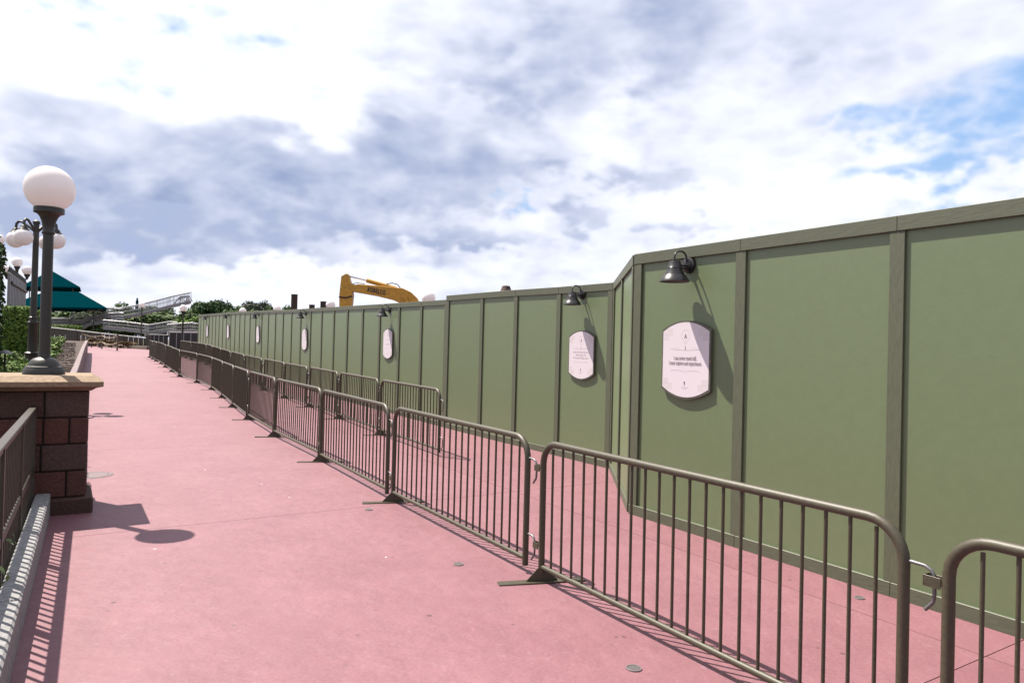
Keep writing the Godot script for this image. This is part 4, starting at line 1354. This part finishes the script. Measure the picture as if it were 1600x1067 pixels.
	walkway("stepped grey metal gangway climbing from the left to the platform", [Vector3(-1.97, 2.93, -94.70), Vector3(0.20, 2.99, -90.96), Vector3(0.63, 3.46, -90.68), Vector3(1.54, 3.52, -90.10), Vector3(2.00, 3.88, -89.81), Vector3(2.83, 3.87, -89.29), Vector3(3.26, 4.20, -89.01), Vector3(4.29, 4.23, -88.35)], 0.75, 2.0, 0.0)
	walkway("nearer stepped grey metal gangway below the platform", [Vector3(0.54, 2.68, -87.20), Vector3(1.39, 2.74, -86.66), Vector3(2.17, 3.23, -86.16), Vector3(2.68, 3.28, -85.84), Vector3(3.41, 3.51, -85.38), Vector3(4.14, 3.56, -84.91), Vector3(4.59, 3.64, -84.62), Vector3(5.05, 3.62, -84.34)], 0.72, 1.6, 0.0)
	walkway("grey metal ramp descending towards the brown fence post", [Vector3(3.17, 2.77, -83.17), Vector3(5.16, 2.63, -81.91), Vector3(7.15, 2.40, -80.66)], 0.72, 1.4, 0.0)
	walkway("grey metal ramp rising right behind the black screen fence", [Vector3(7.01, 2.24, -83.11), Vector3(9.15, 2.71, -81.75), Vector3(9.83, 2.63, -81.32)], 0.85, 2.6, 0.0)
	walkway("short grey metal ramp section close to the far end of the hoarding", [Vector3(8.68, 2.40, -78.51), Vector3(10.74, 2.63, -77.20), Vector3(11.18, 2.54, -76.92)], 0.8, 2.4, 0.0)
	var fr := thing("rain_shelter", "peaked open metal shelter frame at the top of the climbing gangway", "shelter", Vector3(10.31, 5.64, -88.08))
	var fo := fr.position
	for off in [Vector3.ZERO, Vector3(0.06, 0, -1.0) * 2.2]:
		for seg in [[Vector3(10.30, 5.78, -88.09), Vector3(10.83, 6.56, -87.74)], [Vector3(10.83, 6.56, -87.74), Vector3(11.53, 5.82, -87.31)], [Vector3(10.83, 6.56, -87.74), Vector3(11.63, 6.69, -87.24)], [Vector3(11.63, 6.69, -87.24), Vector3(12.01, 6.05, -87.00)], [Vector3(10.83, 6.56, -87.74), Vector3(10.85, 5.80, -87.74)], [Vector3(11.53, 5.82, -87.31), Vector3(11.63, 6.69, -87.24)]]:
			part(fr, "strut", tube([seg[0] - fo + off, seg[1] - fo + off], 0.05, 6), M.aluminium_dull)
	part(fr, "cross_bar", tube([Vector3(10.83, 6.56, -87.74) - fo, Vector3(10.83, 6.56, -87.74) - fo + Vector3(0.06, 0, -1.0) * 2.2], 0.05, 6), M.aluminium_dull)
	# teal canopies
	for e in [["lower wide teal canopy with a flat ridge on thin posts", [Vector3(-5.00, 4.48, -84.00), Vector3(3.49, 4.77, -84.00)], 8.0, 0.0, [Vector3(-1.80, 6.34, -87.00), Vector3(1.00, 6.43, -87.00)]], ["upper teal canopy with a pointed peak behind the lower one", [Vector3(-4.81, 7.67, -104.00), Vector3(1.32, 7.98, -104.00)], 8.0, 0.0, [Vector3(-1.94, 10.00, -107.00), Vector3(-1.74, 10.02, -107.00)]]]:
		var cl: Vector3 = e[1][0]; var cr: Vector3 = e[1][1]
		var root := thing("canopy", e[0], "canopy", Vector3(cl.x, 0.6, cl.z))
		var base := root.position
		var dirx := Vector3(cr.x - cl.x, 0, cr.z - cl.z).normalized()
		var bk := Vector3(0.03, 0, -1) * float(e[2])
		var eave := (cl.y + cr.y) / 2.0
		var c := [Vector3(cl.x, cl.y, cl.z) - base, Vector3(cr.x, cr.y, cr.z) - base, Vector3(cr.x, cr.y, cr.z) + bk - base, Vector3(cl.x, cl.y, cl.z) + bk - base]
		var r0: Vector3 = e[4][0] - base
		var r1: Vector3 = e[4][1] - base
		var s := st()
		var cen: Vector3 = (c[0] + c[2]) / 2.0 - Vector3.UP * 2.0
		quad_out(s, c[0], c[1], r1, r0, cen)
		quad_out(s, c[1], c[2], r1, r1 + Vector3(0, 0.001, 0), cen)
		quad_out(s, c[2], c[3], r0, r1, cen)
		quad_out(s, c[3], c[0], r0, r0 + Vector3(0, 0.001, 0), cen)
		for k in 4: quad_out(s, c[k], c[(k + 1) % 4], c[(k + 1) % 4] - Vector3.UP * 0.16, c[k] - Vector3.UP * 0.16, cen)
		part(root, "roof", s.commit(), M.teal_canvas)
		for k in 4:
			var inn: Vector3 = c[k].lerp((c[0] + c[2]) / 2.0, 0.27)
			part(root, "post", tube([Vector3(inn.x, 0, inn.z), Vector3(inn.x, c[k].y + 0.3, inn.z)], 0.06, 8), M.lamp_post)
	# teal closed parasol tip beyond the platform
	var cp: Vector3 = Vector3(7.04, 6.56, -94.87)
	var cu := thing("closed_parasol", "closed teal parasol standing on the gangway platform", "parasol", Vector3(cp.x, cp.y - 3.2, cp.z))
	part(cu, "folded_cloth", lathe([Vector2(0, 3.2), Vector2(0.10, 3.1), Vector2(0.08, 2.95), Vector2(0.16, 2.75), Vector2(0.14, 2.4), Vector2(0.2, 1.7), Vector2(0.2, 1.4), Vector2(0.0, 1.38)], 10), M.teal_canvas)
	part(cu, "pole", lathe([Vector2(0.04, 1.5), Vector2(0.04, -1.4)], 8), M.lamp_post)
	# grey spiked fence
	var fa2: Vector3 = Vector3(-1.40, 3.41, -24.52); var fb2: Vector3 = Vector3(-1.28, 3.47, -30.36)
	var gf := thing("grey_fence", "tall grey metal picket fence rising above the clipped hedges", "fence", Vector3(fa2.x, 0.9, fa2.z))
	var fd2 := Vector3(fb2.x - fa2.x, fb2.y - fa2.y, fb2.z - fa2.z)
	var hp := fa2.y - 0.9
	for k in 12:
		var p4 := fd2 * (k / 11.0)
		var hh2 := hp + fd2.y * (k / 11.0)
		p4.y = 0
		part(gf, "picket", box(Vector3(0.07, hh2, 0.30), 0.01), M.grey_metal, p4 + Vector3.UP * hh2 / 2.0)
		part(gf, "spike", lathe([Vector2(0.05, 0), Vector2(0.06, 0.04), Vector2(0.0, 0.24)], 8), M.lamp_post, p4 + Vector3.UP * (hh2 - 0.02))
	part(gf, "rail", tube([Vector3(0.05, hp - 0.28, 0), fd2 + Vector3(0.05, hp - 0.28, 0)], 0.045, 8), M.lamp_post)
	part(gf, "rail", tube([Vector3(0.05, hp - 0.95, 0), fd2 + Vector3(0.05, hp - 0.95, 0)], 0.045, 8), M.lamp_post)
	# trees
	var tr := [[Vector3(-0.68, 6.63, -139.98), 11.0, 1, "leaf_dark", "dark tree behind the stepped gangway"], [Vector3(3.57, 7.31, -149.11), 11.0, 2, "leaf_dark", "dark tree behind the gangway, right of the teal canopy"], [Vector3(7.59, 7.72, -139.47), 8.0, 3, "leaf_tree", "mid green tree behind the gangway platform"], [Vector3(1.24, 5.75, -129.31), 9.0, 4, "leaf_tree", "tree under the edge of the teal canopy"],
		[Vector3(12.34, 7.55, -134.10), 9.0, 5, "leaf_dark", "dark tree showing behind the climbing gangway"], [Vector3(12.07, 5.86, -115.36), 11.0, 2, "leaf_tree", "green tree below the climbing gangway"], [Vector3(13.85, 5.87, -107.14), 8.0, 3, "leaf_tree", "green tree beside the peaked gangway frame"], [Vector3(17.99, 8.26, -112.77), 5.6, 6, "leaf_dark", "tall round dense dark green tree beyond the far end of the hoarding"], [Vector3(16.96, 7.72, -116.98), 4.0, 7, "leaf_dark", "shoulder tree on the left of the round dense tree"], [Vector3(19.82, 8.05, -113.99), 4.0, 8, "leaf_dark", "shoulder tree on the right of the round dense tree"],
		[Vector3(13.86, 4.97, -100.04), 6.0, 1, "leaf_hedge", "bright green bushy tree at the far end of the hoarding"], [Vector3(22.48, 7.69, -118.22), 5.0, 4, "leaf_tree", "mid green tree right of the round dense tree"], [Vector3(26.02, 8.73, -123.08), 5.4, 5, "leaf_grey", "tall loose grey green tree above the hoarding"], [Vector3(27.92, 9.00, -124.23), 4.5, 1, "leaf_grey", "loose grey tree beside the tallest grey one"], [Vector3(28.44, 7.85, -119.19), 5.0, 2, "leaf_tree", "low green tree beside a white globe"], [Vector3(31.45, 7.81, -122.02), 6.0, 3, "leaf_tree", "low green tree left of the tall rusty pile"], [Vector3(34.78, 7.88, -122.28), 6.0, 6, "leaf_grey", "low grey green tree between the rusty piles"],
		[Vector3(21.01, 6.53, -104.97), 7.0, 8, "leaf_tree", "green tree close behind the hoarding"], [Vector3(37.93, 7.99, -123.83), 6.0, 7, "leaf_grey", "low grey green tree beside the excavator"], [Vector3(41.93, 8.44, -127.21), 6.0, 4, "leaf_tree", "low tree behind the excavator stick"], [Vector3(8.99, 5.72, -122.05), 9.0, 7, "leaf_tree", "green tree behind the legs of the gangway platform"], [Vector3(-3.71, 5.68, -134.81), 11.0, 8, "leaf_dark", "dark tree below the teal canopy beside the lamp posts"], [Vector3(46.13, 8.18, -126.93), 7.0, 5, "leaf_tree", "tree hidden low behind the excavator boom"]]
	for e in tr:
		var top: Vector3 = e[0]
		make_tree("tree", e[4], Vector3(top.x, 0.5, top.z), top.y - 0.5, e[1], e[2], e[3])

# ---------------------------------------------------------------- small things on the paving
func build_small() -> void:
	var spots := [[2.503, 4.625, 0.040, "small round metal floor cap near the second barrier foot"], [2.492, 2.70, 0.042, "round brass-like floor cap beside the nearest full barrier"], [2.537, 6.542, 0.042, "round metal floor cap beside a slab joint"], [0.30, 9.52, 0.22, "wide round grey cover plate beside the stone wall"], [4.55, 2.75, 0.035, "round metal floor cap against the hoarding base board"]]
	for e in spots:
		var s: float = e[1]
		var t := thing("floor_cap", e[3], "cover", Vector3(e[0], gs(s) + 0.001, -s))
		var r: float = e[2]
		part(t, "rim", lathe([Vector2(r, 0.0), Vector2(r * 0.97, 0.005), Vector2(r * 0.80, 0.005), Vector2(r * 0.78, 0.001)], 24), M.cover_plate)
		part(t, "lid", lathe([Vector2(r * 0.76, 0.0), Vector2(r * 0.74, 0.004), Vector2(0.0, 0.0045)], 24), M.cover_plate if r > 0.1 else M.drain_metal)
	var chip := lathe([Vector2(0.014, 0.0), Vector2(0.011, 0.004), Vector2(0.0, 0.005)], 7)
	for k in 6:
		var cx: float = [2.10, 1.9, 1.5, 0.62, 2.0, 1.7][k]
		var cs: float = [5.03, 8.2, 9.4, 6.02, 7.4, 14.0][k]
		var lt := part(self, "litter_scrap", chip, M.white_chip)
		lt.transform = Transform3D(Basis(Vector3.UP, k * 0.9).scaled(Vector3(0.7 + 0.08 * (k % 4), 0.6, 0.5 + 0.1 * (k % 3))), Vector3(cx, gs(cs) + 0.0005, -cs))
		tag(lt, "tiny pale scrap of litter lying on the pink paving", "litter", "tiny scraps on the paving")
